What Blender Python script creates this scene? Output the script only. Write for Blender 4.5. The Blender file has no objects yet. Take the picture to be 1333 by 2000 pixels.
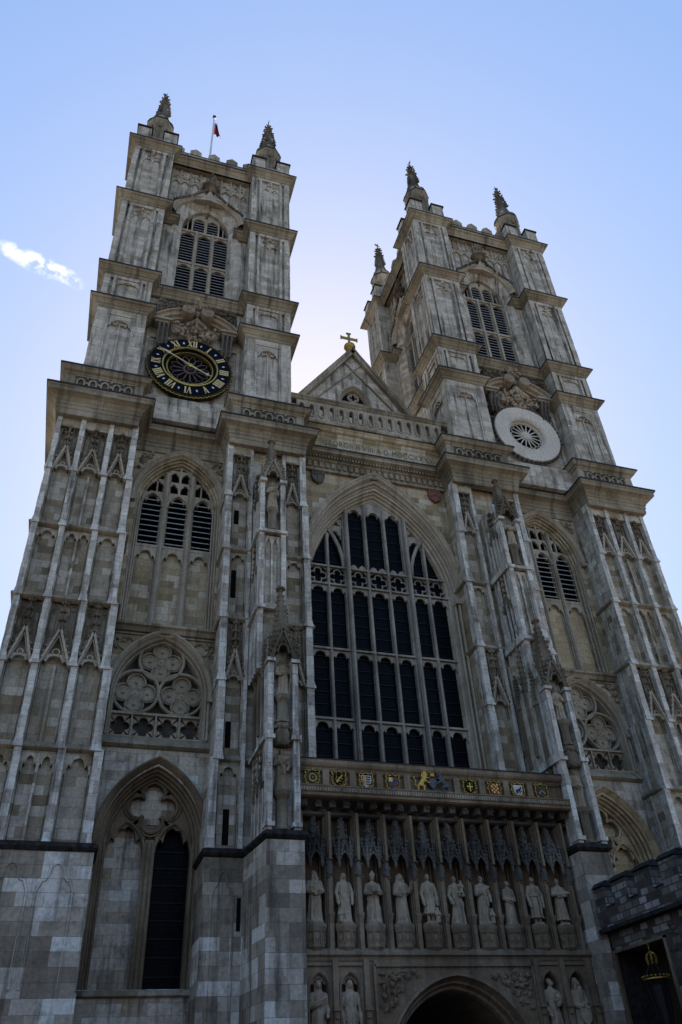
import bpy, bmesh, math, random
from math import sin, cos, pi, radians, sqrt, atan2, acos
from mathutils import Vector, Matrix

random.seed(7)
scene = bpy.context.scene
COL = scene.collection

# ------------------------------------------------------------------ builder
class MBs(list):
    '''a set of builders, one per separate piece'''
    def __init__(self, T=None): self.T0 = T
    def new(self):
        self.append(MB(self.T0)); return self[-1]
    def build(self, *a):
        return [m.build(*a) for m in self if m.v]

def gablet_part(T, args, parent):
    m = MB(T); k = MB(T); gablet(m, *args, ck=k)
    m.build('gablet', 'tracery', parent); k.build('crocketed_finial', 'carved', parent)

class MB:
    noflip = False
    def __init__(self, T=None):
        self.v = []; self.f = []; self.T = T or Matrix.Identity(4)
    def put(self, pts):
        n = len(self.v); T = self.T
        for p in pts:
            self.v.append(tuple(T @ Vector(p)))
        return n
    def quad(self, a, b, c, d):
        n = self.put((a, b, c, d)); self.f.append((n, n+1, n+2, n+3))
    def blocks(self, x0, x1, y0, y1, z0, z1, h=.46):
        '''a run of dressed blocks laid one on another, none quite true'''
        n = max(1, round((z1-z0)/h)); e = sorted(z0+(z1-z0)*(i+(random.uniform(-.12, .12) if 0 < i < n else 0))/n for i in range(n+1))
        for a, c in zip(e, e[1:]):
            j = [random.uniform(-.009, .009) for _ in range(3)]
            self.box(x0+j[0], x1+j[1], y0+j[2], y1, a+.003, c-.003)
    def face(self, pts):
        n = self.put(pts); self.f.append(tuple(range(n, n+len(pts))))
    def hexa(self, p):
        n = self.put(p)
        for q in ((0,3,2,1),(4,5,6,7),(0,1,5,4),(1,2,6,5),(2,3,7,6),(3,0,4,7)):
            self.f.append(tuple(n+i for i in q))
    def box(self, x0, x1, y0, y1, z0, z1):
        if x0 > x1: x0, x1 = x1, x0
        self.hexa([(x0,y0,z0),(x1,y0,z0),(x1,y1,z0),(x0,y1,z0),(x0,y0,z1),(x1,y0,z1),(x1,y1,z1),(x0,y1,z1)])
    def prism(self, pts, y0, y1):            # (x,z) outline, extruded in y
        n = len(pts)
        a = self.put([(x, y0, z) for x, z in pts]); b = self.put([(x, y1, z) for x, z in pts])
        self.f.append(tuple(range(a, a+n))); self.f.append(tuple(range(b+n-1, b-1, -1)))
        for i in range(n):
            j = (i+1) % n; self.f.append((a+i, b+i, b+j, a+j))
    def plan(self, pts, z0, z1):             # (x,y) outline, extruded in z
        n = len(pts)
        a = self.put([(x, y, z0) for x, y in pts]); b = self.put([(x, y, z1) for x, y in pts])
        self.f.append(tuple(range(a, a+n))); self.f.append(tuple(range(b+n-1, b-1, -1)))
        for i in range(n):
            j = (i+1) % n; self.f.append((a+i, b+i, b+j, a+j))
    def loft(self, curves, closed=False):
        st = [self.put(c) for c in curves]; n = len(curves[0])
        for k in range(len(st)-1):
            for i in range(n if closed else n-1):
                j = (i+1) % n
                self.f.append((st[k]+i, st[k]+j, st[k+1]+j, st[k+1]+i))
        return st
    def lathe(self, cx, cy, prof, n=8, rot=0.0, sx=1, sy=1):
        cs = []
        for r, z in prof:
            cs.append([(cx+sx*r*cos(rot+2*pi*i/n), cy+sy*r*sin(rot+2*pi*i/n), z) for i in range(n)])
        st = self.loft(cs, True)
        self.f.append(tuple(range(st[0], st[0]+n))); self.f.append(tuple(range(st[-1], st[-1]+n)))
    def tube(self, pts, r, n=6, closed=False, r1=None):
        pts = [Vector(p) for p in pts]; m = len(pts); cs = []
        for i, p in enumerate(pts):
            if closed: t = pts[(i+1) % m]-pts[i-1]
            else: t = pts[min(i+1, m-1)]-pts[max(i-1, 0)]
            t.normalize()
            up = Vector((0, 1, 0)) if abs(t.y) < .9 else Vector((0, 0, 1))
            a = t.cross(up).normalized(); b = a.cross(t)
            rr = r if r1 is None else r+(r1-r)*i/(m-1)
            cs.append([tuple(p+rr*(a*cos(2*pi*k/n+.4)+b*sin(2*pi*k/n+.4))) for k in range(n)])
        if closed: cs.append(cs[0])
        st = self.loft(cs, True)
        if not closed:
            self.f.append(tuple(range(st[0], st[0]+n))); self.f.append(tuple(range(st[-1], st[-1]+n)))
    def ring(self, cx, cz, y, R, r, n=20, m=6):
        self.tube([(cx+R*cos(2*pi*i/n), y, cz+R*sin(2*pi*i/n)) for i in range(n)], r, m, True)
    def disc(self, cx, cz, R, y0, y1, n=20):
        self.prism([(cx+R*cos(2*pi*i/n), cz+R*sin(2*pi*i/n)) for i in range(n)], y0, y1)
    def annulus(self, cx, cz, prof, n=40):   # prof: (radius, y) lathed about an axis along y
        self.loft([[(cx+R*cos(2*pi*i/n), y, cz+R*sin(2*pi*i/n)) for i in range(n)] for R, y in prof], True)
    def rake(self, x0, z0, x1, z1, t, y0, y1):   # bar in the XZ plane
        d = Vector((x1-x0, z1-z0)); d.normalize(); nx, nz = -d.y*t/2, d.x*t/2
        self.prism([(x0+nx, z0+nz), (x1+nx, z1+nz), (x1-nx, z1-nz), (x0-nx, z0-nz)], y0, y1)
    def blob(self, c, r, j=.18):
        if not hasattr(r, '__len__'): r = (r, r, r)
        n = self.put([(c[0]+r[0]*v[0]*(1+random.uniform(-j, j)), c[1]+r[1]*v[1]*(1+random.uniform(-j, j)),
                       c[2]+r[2]*v[2]*(1+random.uniform(-j, j))) for v in ICO_V])
        for f in ICO_F: self.f.append(tuple(n+i for i in f))
    def sweep(self, path, prof, closed=False):   # plan path (x,y) + profile (out,z); outward = right of travel
        if not closed and not self.noflip and path[0][0] > path[-1][0]: path = path[::-1]
        m = len(path); off = []
        for i in range(m):
            p = Vector(path[i])
            a = Vector(path[i-1]) if (closed or i > 0) else None
            b = Vector(path[(i+1) % m]) if (closed or i < m-1) else None
            n1 = n2 = None
            if a is not None: d = (p-a).normalized(); n1 = Vector((d.y, -d.x))
            if b is not None: d = (b-p).normalized(); n2 = Vector((d.y, -d.x))
            if n1 is None: o = n2
            elif n2 is None: o = n1
            else:
                s = n1+n2; o = s/max(.2, s.dot(n1))
            off.append(o)
        cs = [[(path[i][0]+off[i].x*o, path[i][1]+off[i].y*o, z) for i in range(m)] for o, z in prof]
        if closed:
            cs = [c+[c[0]] for c in cs]
        st = self.loft(cs)
        if not closed:
            k = len(prof)
            self.f.append(tuple(st[q] for q in range(k))); self.f.append(tuple(st[q]+m-1 for q in range(k)))
    def build(self, name, mat, parent=None, smooth=False):
        me = bpy.data.meshes.new(name)
        me.from_pydata(self.v, [], self.f); me.update()
        o = bpy.data.objects.new(name, me); COL.objects.link(o)
        me.materials.append(MAT[mat] if isinstance(mat, str) else mat)
        if smooth: me.polygons.foreach_set('use_smooth', [True]*len(me.polygons))
        if parent is not None: o.parent = parent
        return o

_t = (1+sqrt(5))/2; _l = sqrt(1+_t*_t)
ICO_V = [(a/_l, b/_l, c/_l) for a, b, c in ((-1,_t,0),(1,_t,0),(-1,-_t,0),(1,-_t,0),(0,-1,_t),(0,1,_t),(0,-1,-_t),(0,1,-_t),(_t,0,-1),(_t,0,1),(-_t,0,-1),(-_t,0,1))]
ICO_F = [(0,11,5),(0,5,1),(0,1,7),(0,7,10),(0,10,11),(1,5,9),(5,11,4),(11,10,2),(10,7,6),(7,1,8),(3,9,4),(3,4,2),(3,2,6),(3,6,8),(3,8,9),(4,9,5),(2,4,11),(6,2,10),(8,6,7),(9,8,1)]

def empty(name, loc=(0,0,0), rz=0, parent=None):
    o = bpy.data.objects.new(name, None); COL.objects.link(o)
    o.location = loc; o.rotation_euler = (0, 0, rz); o.parent = parent
    o.empty_display_size = .3
    return o
def tag(o, label=None, cat=None, group=None, kind=None):
    if label: o['label'] = label
    if cat: o['category'] = cat
    if group: o['group'] = group
    if kind: o['kind'] = kind
    return o
def side(s): return Matrix.Diagonal((s, 1, 1, 1))

# ------------------------------------------------------------------ materials
MAT = {}
def newmat(name):
    m = bpy.data.materials.new(name); m.use_nodes = True
    nt = m.node_tree; nt.nodes.clear()
    out = nt.nodes.new('ShaderNodeOutputMaterial'); b = nt.nodes.new('ShaderNodeBsdfPrincipled')
    nt.links.new(b.outputs[0], out.inputs[0]); MAT[name] = m
    return nt, b
def N(nt, t, **kw):
    n = nt.nodes.new(t)
    for k, v in kw.items(): setattr(n, k, v)
    return n
def ramp(nt, stops, interp='LINEAR'):
    r = nt.nodes.new('ShaderNodeValToRGB'); r.color_ramp.interpolation = interp
    e = r.color_ramp.elements
    while len(e) < len(stops): e.new(.5)
    for k, (p, c) in enumerate(stops):
        e[k].position = p; e[k].color = (c[0], c[1], c[2], 1) if hasattr(c, '__len__') else (c, c, c, 1)
    return r
def mth(nt, op, a, b=None, clamp=False):
    n = nt.nodes.new('ShaderNodeMath'); n.operation = op; n.use_clamp = clamp
    for i, x in enumerate((a, b)):
        if x is None: continue
        if isinstance(x, (int, float)): n.inputs[i].default_value = x
        else: nt.links.new(x, n.inputs[i])
    return n.outputs[0]
def mixc(nt, fac, a, b, bt='MIX'):
    n = nt.nodes.new('ShaderNodeMix'); n.data_type = 'RGBA'; n.blend_type = bt
    for s, x in (('Factor', fac), ('A', a), ('B', b)):
        i = [q for q in n.inputs if q.name == s and (q.type == 'RGBA' or s == 'Factor')][0]
        if isinstance(x, (int, float)): i.default_value = x
        elif isinstance(x, tuple): i.default_value = (*x, 1)
        else: nt.links.new(x, i)
    return [q for q in n.outputs if q.type == 'RGBA'][0]

def stone(name, stops0, course=(.82, .37), soot=.5, blocks=True, seed=0.0, mortar=.006, bump=.5, sootcol=(.035, .033, .032), thr=(.5, .68), merge=False, warm=(1, 1, 1)):
    stops = [(p, (min(.78, c[0]*1.36*warm[0]), min(.76, c[1]*1.22*warm[1]), min(.74, c[2]*1.08*warm[2]))) for p, c in stops0]
    nt, b = newmat(name); L = nt.links.new
    g = N(nt, 'ShaderNodeNewGeometry'); sp = N(nt, 'ShaderNodeSeparateXYZ'); sn = N(nt, 'ShaderNodeSeparateXYZ')
    L(g.outputs['Position'], sp.inputs[0]); L(g.outputs['True Normal'], sn.inputs[0])
    ax = mth(nt, 'ABSOLUTE', sn.outputs[0]); sel = mth(nt, 'GREATER_THAN', ax, .7)
    dy = mth(nt, 'SUBTRACT', sp.outputs[1], sp.outputs[0])
    u = mth(nt, 'ADD', sp.outputs[0], mth(nt, 'MULTIPLY', dy, sel)); u = mth(nt, 'ADD', u, 40.13+seed)
    z = sp.outputs[2]
    cv = N(nt, 'ShaderNodeCombineXYZ'); L(u, cv.inputs[0]); L(z, cv.inputs[1]); cv.inputs[2].default_value = seed
    big = N(nt, 'ShaderNodeTexNoise'); big.inputs['Scale'].default_value = .45; big.inputs['Detail'].default_value = 3
    L(g.outputs['Position'], big.inputs['Vector'])
    fine = N(nt, 'ShaderNodeTexNoise'); fine.inputs['Scale'].default_value = 9; fine.inputs['Detail'].default_value = 5
    L(g.outputs['Position'], fine.inputs['Vector'])
    if blocks:
        def brick(w, h, off):
            k = N(nt, 'ShaderNodeTexBrick'); k.offset = off; k.squash = 1
            k.inputs['Scale'].default_value = 1; k.inputs['Brick Width'].default_value = w; k.inputs['Row Height'].default_value = h
            k.inputs['Mortar Size'].default_value = mortar; k.inputs['Mortar Smooth'].default_value = .2
            k.inputs['Color1'].default_value = (0,0,0,1); k.inputs['Color2'].default_value = (1,1,1,1); k.inputs['Mortar'].default_value = (.35,.35,.35,1)
            L(cv.outputs[0], k.inputs['Vector']); return k
        k1 = brick(course[0], course[1], .5)
        if merge:
            k2 = brick(course[0]*2.0, course[1]*2, .37)
            k1c = mth(nt, 'ADD', mth(nt, 'MULTIPLY', k1.outputs['Color'], .42), mth(nt, 'MULTIPLY', k2.outputs['Color'], .58))
        else: k1c = k1.outputs['Color']
        val = mth(nt, 'ADD', k1c, mth(nt, 'MULTIPLY', mth(nt, 'SUBTRACT', big.outputs['Fac'], .5), .35), True)
    else:
        val = mth(nt, 'ADD', mth(nt, 'MULTIPLY', mth(nt, 'SUBTRACT', big.outputs['Fac'], .5), 1.6), .5, True)
    r = ramp(nt, stops); L(val, r.inputs[0])
    # rain streaks and soot with a shape of their own
    sv = N(nt, 'ShaderNodeCombineXYZ'); L(mth(nt, 'MULTIPLY', u, 2.6), sv.inputs[0]); L(mth(nt, 'MULTIPLY', z, .22), sv.inputs[1]); sv.inputs[2].default_value = 3+seed
    st = N(nt, 'ShaderNodeTexNoise'); st.inputs['Scale'].default_value = 1; st.inputs['Detail'].default_value = 7; st.inputs['Roughness'].default_value = .62
    L(sv.outputs[0], st.inputs['Vector'])
    sm = N(nt, 'ShaderNodeMapRange'); sm.inputs[1].default_value = thr[0]; sm.inputs[2].default_value = thr[1]; sm.inputs[4].default_value = soot
    L(st.outputs['Fac'], sm.inputs[0])
    c = mixc(nt, sm.outputs[0], r.outputs[0], sootcol)
    blot = N(nt, 'ShaderNodeTexNoise'); blot.inputs['Scale'].default_value = 1.7; blot.inputs['Detail'].default_value = 6; blot.inputs['Roughness'].default_value = .65
    L(g.outputs['Position'], blot.inputs['Vector'])
    bm = N(nt, 'ShaderNodeMapRange'); bm.inputs[1].default_value = .52; bm.inputs[2].default_value = .75; bm.inputs[4].default_value = soot*.8
    L(blot.outputs['Fac'], bm.inputs[0])
    c = mixc(nt, bm.outputs[0], c, (sootcol[0]*1.6, sootcol[1]*1.6, sootcol[2]*1.6))
    fr = ramp(nt, [(.25, .72), (.75, 1.12)]); L(fine.outputs['Fac'], fr.inputs[0])
    c = mixc(nt, 1.0, c, fr.outputs[0], 'MULTIPLY')
    if blocks:
        c = mixc(nt, mth(nt, 'MULTIPLY', k1.outputs['Fac'], .55), c, (.07, .065, .06))
    L(c, b.inputs['Base Color']); b.inputs['Roughness'].default_value = .92
    b.inputs['Specular IOR Level'].default_value = .2
    h = mth(nt, 'ADD', mth(nt, 'MULTIPLY', fine.outputs['Fac'], .5), mth(nt, 'MULTIPLY', blot.outputs['Fac'], .5))
    if blocks: h = mth(nt, 'SUBTRACT', h, mth(nt, 'MULTIPLY', k1.outputs['Fac'], .8))
    bp = N(nt, 'ShaderNodeBump'); bp.inputs['Strength'].default_value = bump; bp.inputs['Distance'].default_value = .035
    L(h, bp.inputs['Height']); L(bp.outputs[0], b.inputs['Normal'])

PALE = [(0, (.22,.185,.14)), (.06, (.31,.26,.19)), (.16, (.34,.31,.27)), (.5, (.42,.395,.36)), (.8, (.48,.46,.43)), (.93, (.50,.485,.465)), (1, (.60,.595,.59))]
stone('ashlar', PALE, soot=.8, warm=(1.0, 1, .96))
stone('ashlar_tower', [(0, (.31,.29,.25)), (.25, (.38,.36,.32)), (.6, (.45,.43,.395)), (1, (.52,.505,.48))], course=(.95,.42), soot=.85, seed=5, thr=(.5, .66))
stone('ashlar_patchy', [(0, (.14,.125,.108)), (.3, (.21,.19,.165)), (.5, (.29,.27,.243)), (.64, (.37,.355,.335)), (.72, (.46,.45,.44)), (.77, (.58,.58,.59)), (1, (.66,.66,.68))], course=(.9,.43), soot=.72, seed=9, merge=True, warm=(1.0, .99, .93))
stone('ashlar_warm', [(0, (.22,.185,.13)), (.2, (.31,.265,.19)), (.5, (.36,.32,.25)), (.8, (.42,.38,.315)), (1, (.50,.48,.44))], course=(.78,.36), soot=.45, seed=13, warm=(1.0, .99, .93))
stone('ashlar_panel', [(0, (.18,.155,.12)), (.15, (.27,.235,.18)), (.3, (.30,.275,.24)), (.6, (.36,.34,.31)), (.85, (.42,.405,.38)), (1, (.50,.49,.475))], course=(.7,.37), soot=.55, seed=21, warm=(1.02, 1, .94))  # darker ashlar, used on the sunk buttress panels
stone('strip', [(0, (.36,.345,.32)), (.3, (.47,.455,.435)), (.7, (.56,.55,.535)), (1, (.62,.615,.61))], course=(.6,.46), soot=.8, seed=3, thr=(.5,.68))
stone('carved', [(.2, (.08,.07,.057)), (.5, (.14,.126,.106)), (.8, (.25,.235,.21))], blocks=False, soot=.55, seed=2, bump=.8, warm=(1.04, 1, .92))
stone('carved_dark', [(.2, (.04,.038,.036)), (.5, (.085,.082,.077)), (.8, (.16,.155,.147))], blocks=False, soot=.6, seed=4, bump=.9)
stone('cornice', [(.2, (.16,.142,.11)), (.5, (.25,.228,.185)), (.8, (.36,.338,.295))], blocks=False, soot=.7, seed=6, bump=.4, warm=(1.0, 1.0, .98))
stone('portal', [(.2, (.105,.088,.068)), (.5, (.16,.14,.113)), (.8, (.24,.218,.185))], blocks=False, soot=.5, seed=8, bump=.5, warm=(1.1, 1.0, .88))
stone('tracery', [(.2, (.27,.245,.205)), (.5, (.34,.315,.275)), (.8, (.41,.39,.355))], blocks=False, soot=.4, seed=7, bump=.3, warm=(1.0, .99, .96))
stone('statue', [(.2, (.2,.175,.14)), (.5, (.29,.262,.22)), (.8, (.38,.35,.305))], blocks=False, soot=.75, seed=11, bump=.6, sootcol=(.05,.045,.04), warm=(1.06, 1.0, .91))
stone('tracery_dark', [(.2, (.2,.19,.175)), (.5, (.28,.27,.255)), (.8, (.36,.35,.335))], blocks=False, soot=.55, seed=19, bump=.3)
stone('brick', [(0, (.05,.035,.025)), (.5, (.075,.052,.04)), (1, (.10,.075,.06))], course=(.3,.1), soot=.3, seed=23)
stone('white_stone', [(.2, (.46,.45,.43)), (.8, (.56,.55,.535))], blocks=False, soot=.12, seed=12, bump=.15)
stone('buff_stone', [(0, (.30,.25,.16)), (.5, (.38,.32,.215)), (1, (.46,.405,.30))], course=(.8,.4), soot=.35, seed=15)
stone('rubble', [(0, (.05,.048,.045)), (.4, (.09,.086,.082)), (.7, (.16,.155,.15)), (1, (.32,.325,.34))], course=(.42,.22), soot=.4, seed=17, mortar=.02, bump=1.0)

def plain(name, col, rough=.6, metal=0.0, spec=.5, var=.25, scale=6, bump=.2):
    nt, b = newmat(name); L = nt.links.new
    g = N(nt, 'ShaderNodeNewGeometry'); n = N(nt, 'ShaderNodeTexNoise'); n.inputs['Scale'].default_value = scale; n.inputs['Detail'].default_value = 5
    L(g.outputs['Position'], n.inputs['Vector'])
    r = ramp(nt, [(.3, tuple(c*(1-var) for c in col)), (.7, tuple(min(1, c*(1+var)) for c in col))]); L(n.outputs['Fac'], r.inputs[0])
    L(r.outputs[0], b.inputs['Base Color']); b.inputs['Roughness'].default_value = rough; b.inputs['Metallic'].default_value = metal
    b.inputs['Specular IOR Level'].default_value = spec
    bp = N(nt, 'ShaderNodeBump'); bp.inputs['Strength'].default_value = bump; bp.inputs['Distance'].default_value = .02
    L(n.outputs['Fac'], bp.inputs['Height']); L(bp.outputs[0], b.inputs['Normal'])
plain('lead', (.022,.024,.026), .7, 0, .3)
plain('letter', (.17,.155,.13), .9, 0, .2)
plain('soot_shade_stone', (.034,.030,.028), .95, 0, .1, .6, 5, .9)  # sooty stone; on the gatehouse jamb its blackness paints the unlit passage
plain('gold', (.56,.36,.09), .42, 1.0, .5, .45, 18)
plain('old_gold', (.38,.25,.065), .45, 1.0, .5, .5, 14)
plain('navy', (.0022,.0024,.0075), .7, 0, .1)
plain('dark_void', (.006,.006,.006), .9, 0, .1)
plain('bronze', (.05,.036,.018), .55, .6, .4)
plain('petal_metal', (.16,.115,.12), .6, .2, .3)
plain('gilt_paint', (.66,.50,.23), .5, 0, .5, .35, 20)
plain('louvre', (.36,.37,.38), .6, 0, .3)
plain('slat', (.028,.028,.03), .7, 0, .2)
plain('flag_red', (.20,.008,.012), .7, 0, .2)
plain('pole_white', (.62,.63,.65), .4)
plain('iron', (.012,.012,.013), .5, .5)
plain('paint_red', (.22,.02,.018), .5); plain('paint_white', (.52,.50,.48), .5); plain('paint_blue', (.02,.03,.11), .5); plain('paint_black', (.012,.012,.013), .5)
plain('silver_paint', (.09,.085,.085), .5, .3)
plain('red_stone', (.22,.085,.065), .8); plain('wood', (.035,.018,.009), .6)
plain('paving', (.11,.105,.098), .9, 0, .2, .3, 2)
plain('roof_lead', (.14,.15,.16), .6)
# leaded glass
nt, b = newmat('glass'); L = nt.links.new
g = N(nt, 'ShaderNodeNewGeometry'); sp = N(nt, 'ShaderNodeSeparateXYZ'); L(g.outputs['Position'], sp.inputs[0])
cv = N(nt, 'ShaderNodeCombineXYZ'); L(sp.outputs[0], cv.inputs[0]); L(sp.outputs[2], cv.inputs[1])
k = N(nt, 'ShaderNodeTexBrick'); k.offset = .5; k.inputs['Scale'].default_value = 1; k.inputs['Brick Width'].default_value = .13; k.inputs['Row Height'].default_value = .15
k.inputs['Mortar Size'].default_value = .008; k.inputs['Color1'].default_value = (.0008,.001,.002,1); k.inputs['Color2'].default_value = (.003,.0036,.008,1); k.inputs['Mortar'].default_value = (.014,.014,.015,1)
L(cv.outputs[0], k.inputs['Vector']); L(k.outputs['Color'], b.inputs['Base Color'])
b.inputs['Roughness'].default_value = .3; b.inputs['Specular IOR Level'].default_value = .045
n = N(nt, 'ShaderNodeTexNoise'); n.inputs['Scale'].default_value = 7; L(g.outputs['Position'], n.inputs['Vector'])
bp = N(nt, 'ShaderNodeBump'); bp.inputs['Strength'].default_value = .6; bp.inputs['Distance'].default_value = .03
L(mth(nt, 'ADD', n.outputs['Fac'], k.outputs['Color']), bp.inputs['Height']); L(bp.outputs[0], b.inputs['Normal'])

# ------------------------------------------------------------------ gothic vocabulary (front faces look to -y)
def arch(cx, w, zs, rise, zb, d=0.0, n=12):
    R = (rise*rise+w*w)/(2*w); R = max(R, w*1.0005); r = R-d
    a1 = acos(max(-1, min(1, -(R-w)/r)))
    left = [(cx-w+R+r*cos(pi+(a1-pi)*i/n), zs+r*sin(pi+(a1-pi)*i/n)) for i in range(n+1)]
    right = [(2*cx-x, z) for x, z in reversed(left[:-1])]
    return [(left[0][0], zb)]+left+right+[(right[-1][0], zb)]
def arch_mould(mb, cx, w, zs, rise, zb, orders, n=12):
    mb.loft([[(x, y, z) for x, z in arch(cx, w, zs, rise, zb, d, n)] for d, y in orders])
def arch_wall(mb, x0, x1, z0, z1, cx, w, zs, rise, zb, y, d=0.0, n=12):
    p = arch(cx, w, zs, rise, zb, d, n)
    mb.quad((x0,y,zb),(p[0][0],y,zb),(p[0][0],y,z1),(x0,y,z1))
    mb.quad((p[-1][0],y,zb),(x1,y,zb),(x1,y,z1),(p[-1][0],y,z1))
    for a, c in zip(p[1:-1], p[2:-1]):
        mb.quad((a[0],y,a[1]),(c[0],y,c[1]),(c[0],y,z1),(a[0],y,z1))
    if zb > z0+1e-6: mb.quad((x0,y,z0),(x1,y,z0),(x1,y,zb),(x0,y,zb))
def arch_face(mb, cx, w, zs, rise, zb, y, d=0.0, n=12):
    mb.face([(x, y, z) for x, z in arch(cx, w, zs, rise, zb, d, n)])
US = [-1, -.95, -.86, -.76, -.67, -.60, -.53, -.42, -.28, -.12, 0]
def cusp_curve(cx, h, zs, rise, dip=.36):
    pts = []
    for u in US+[-q for q in reversed(US[:-1])]:
        a = abs(u)
        e = (1-a**2.0)**.55*.86+.14*(1-a)
        e -= dip*math.exp(-((a-.60)/.085)**2)
        pts.append((cx+h*u, zs+rise*max(0, e)))
    return pts
def cusp_head(mb, x0, x1, zs, rise, ztop, y0, y1, dip=.36, margin=.03):
    c = cusp_curve((x0+x1)/2, (x1-x0)/2-margin, zs, rise, dip)
    c = [(x0, zs-.02), (c[0][0], zs-.02)]+c+[(c[-1][0], zs-.02), (x1, zs-.02)]
    for a, b2 in zip(c, c[1:]):
        if b2[0]-a[0] < 1e-6: continue
        mb.quad((a[0],y0,a[1]),(b2[0],y0,b2[1]),(b2[0],y0,ztop),(a[0],y0,ztop))
    mb.loft([[(x, y0, z) for x, z in c], [(x, y1, z) for x, z in c]])
def quatrefoil(cx, cz, r, n=6, rot=0):
    """outline of four lobes; r = overall radius"""
    pts = []; o = r*.56; l = r*.44
    for k in range(4):
        a = rot+k*pi/2
        for i in range(n+1):
            t = a+(-1+2*i/n)*pi*.68
            pts.append((cx+o*cos(a)+l*cos(t), cz+o*sin(a)+l*sin(t)))
    return pts
def foil_plate(mb, x0, x1, z0, z1, cx, cz, r, y0, y1, ring_r=None):
    """rectangular plate pierced by a quatrefoil"""
    q = quatrefoil(cx, cz, r); 
    def edge(p):
        dx, dz = p[0]-cx, p[1]-cz; s = 1e9
        if dx > 1e-9: s = min(s, (x1-cx)/dx)
        if dx < -1e-9: s = min(s, (x0-cx)/dx)
        if dz > 1e-9: s = min(s, (z1-cz)/dz)
        if dz < -1e-9: s = min(s, (z0-cz)/dz)
        return (cx+dx*s, cz+dz*s)
    if ring_r: e = [(cx+ring_r*cos(atan2(p[1]-cz, p[0]-cx)), cz+ring_r*sin(atan2(p[1]-cz, p[0]-cx))) for p in q]
    else:
        e = [edge(p) for p in q]
    m = len(q)
    if not ring_r:
        for i in range(m):            # corner filler triangles
            a, b2 = e[i], e[(i+1) % m]
            if abs(a[0]-b2[0]) > 1e-6 and abs(a[1]-b2[1]) > 1e-6:
                c = (a[0] if abs(a[0]-x0) < 1e-6 or abs(a[0]-x1) < 1e-6 else b2[0], a[1] if abs(a[1]-z0) < 1e-6 or abs(a[1]-z1) < 1e-6 else b2[1])
                mb.face([(a[0],y0,a[1]),(c[0],y0,c[1]),(b2[0],y0,b2[1])])
    mb.loft([[(x,y0,z) for x, z in e], [(x,y0,z) for x, z in q], [(x,y1,z) for x, z in q]], True)
def crockets(mb, p, q, n, r, jitter=.2):
    p = Vector(p); q = Vector(q)
    for i in range(n):
        c = p.lerp(q, (i+.5)/n)
        mb.blob(c, (r, r, r*1.15), .3)
def gablet(mb, cx, h, z0, zap, ztop, y, d=.16, ck=None):
    """crocketed blind gable: cusped arch, raking bars, tracery ring, finial. y = front plane, d = relief depth"""
    w = h*.96; ck = ck or mb
    ow = z0+.55*h
    cc = cusp_curve(cx, w, z0-.05, h*.75)
    for a, b2 in zip(cc, cc[1:]):
        mb.quad((a[0],y+.05,a[1]),(b2[0],y+.05,b2[1]),(b2[0],y+.05,max(b2[1]+.01, z0+h*.85)),(a[0],y+.05,max(a[1]+.01, z0+h*.85)))
    mb.loft([[(x, y+.05, z) for x, z in cc], [(x, y+d+.1, z) for x, z in cc]])
    mb.tube([(x, y+.03, z+.03) for x, z in cc], .035, 5)
    for s in (-1, 1):
        mb.rake(cx+s*w, z0+.05, cx, zap, .1, y-.05, y+d)
        mb.rake(cx+s*w*.72, z0+h*.45, cx, zap-.35, .03, y, y+d)
        n = max(4, int((zap-z0)/.24))
        for i in range(n):
            t = (i+.6)/n
            ck.blob((cx+s*(w*(1-t)+.07), y-.03, z0+.1+(zap-z0)*t), (.075, .07, .085), .3)
    R = h*.24
    mb.ring(cx, z0+h*.98, y+.03, R, .028, 12, 5)
    # finial
    ck.tube([(cx, y+.02, zap-.1), (cx, y+.02, ztop-.05)], .045, 6)
    for i in range(3):
        zz = zap+(ztop-zap)*(.3+.33*i); r = .14-.02*i
        for k in range(5):
            a = 2*pi*k/5+i
            ck.blob((cx+r*cos(a), y+.02+r*.6*sin(a), zz), (.075, .07, .08), .3)
        ck.blob((cx, y, zz+.1), (.06, .06, .1), .2)
    # blind tracery behind
    for s in (-1, 1):
        for u in (.45, .85):
            ck.box(cx+s*h*u-.02, cx+s*h*u+.02, y+d-.06, y+d+.03, z0+.3+(1-u)*(zap-z0), ztop-.12)
        ck.ring(cx+s*h*.62, ztop-.22, y+d-.03, h*.22, .03, 10, 5)
def panel(mb, u0, u1, z0, z1, y, d, hh=.55, lights=1, head=True, sill=.18):
    """sunk blind panel between y (front) and y+d (back)"""
    mb.quad((u0,y+d,z0),(u1,y+d,z0),(u1,y+d,z1),(u0,y+d,z1))
    m = .055
    for x in (u0, u1-m):
        mb.box(x, x+m, y+d*.45, y+d-.004, z0, z1)
    for x in (u0+m+.035, u1-m-.065):
        mb.box(x, x+.03, y+d*.7, y+d-.004, z0, z1)
    if sill:
        mb.hexa([(u0,y+.04,z0),(u1,y+.04,z0),(u1,y+d,z0),(u0,y+d,z0),(u0,y+.04,z0+.02),(u1,y+.04,z0+.02),(u1,y+d-.003,z0+sill),(u0,y+d-.003,z0+sill)])
    if lights == 2:
        c = (u0+u1)/2; mb.box(c-.045, c+.045, y+d*.4, y+d-.004, z0+sill*.5, z1-hh*.4)
    if head:
        us = [u0+m] if lights == 1 else [u0+m, (u0+u1)/2]
        e = [(u0+m, u1-m)] if lights == 1 else [(u0+m, (u0+u1)/2), ((u0+u1)/2, u1-m)]
        for a, c in e:
            cusp_head(mb, a, c, z1-hh, hh*.72, z1, y+d*.42, y+d)
def slit(mb, cx, z0, z1, y, w=.16):
    mb.box(cx-w/2, cx+w/2, y-.012, y+.02, z0, z1)
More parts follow.
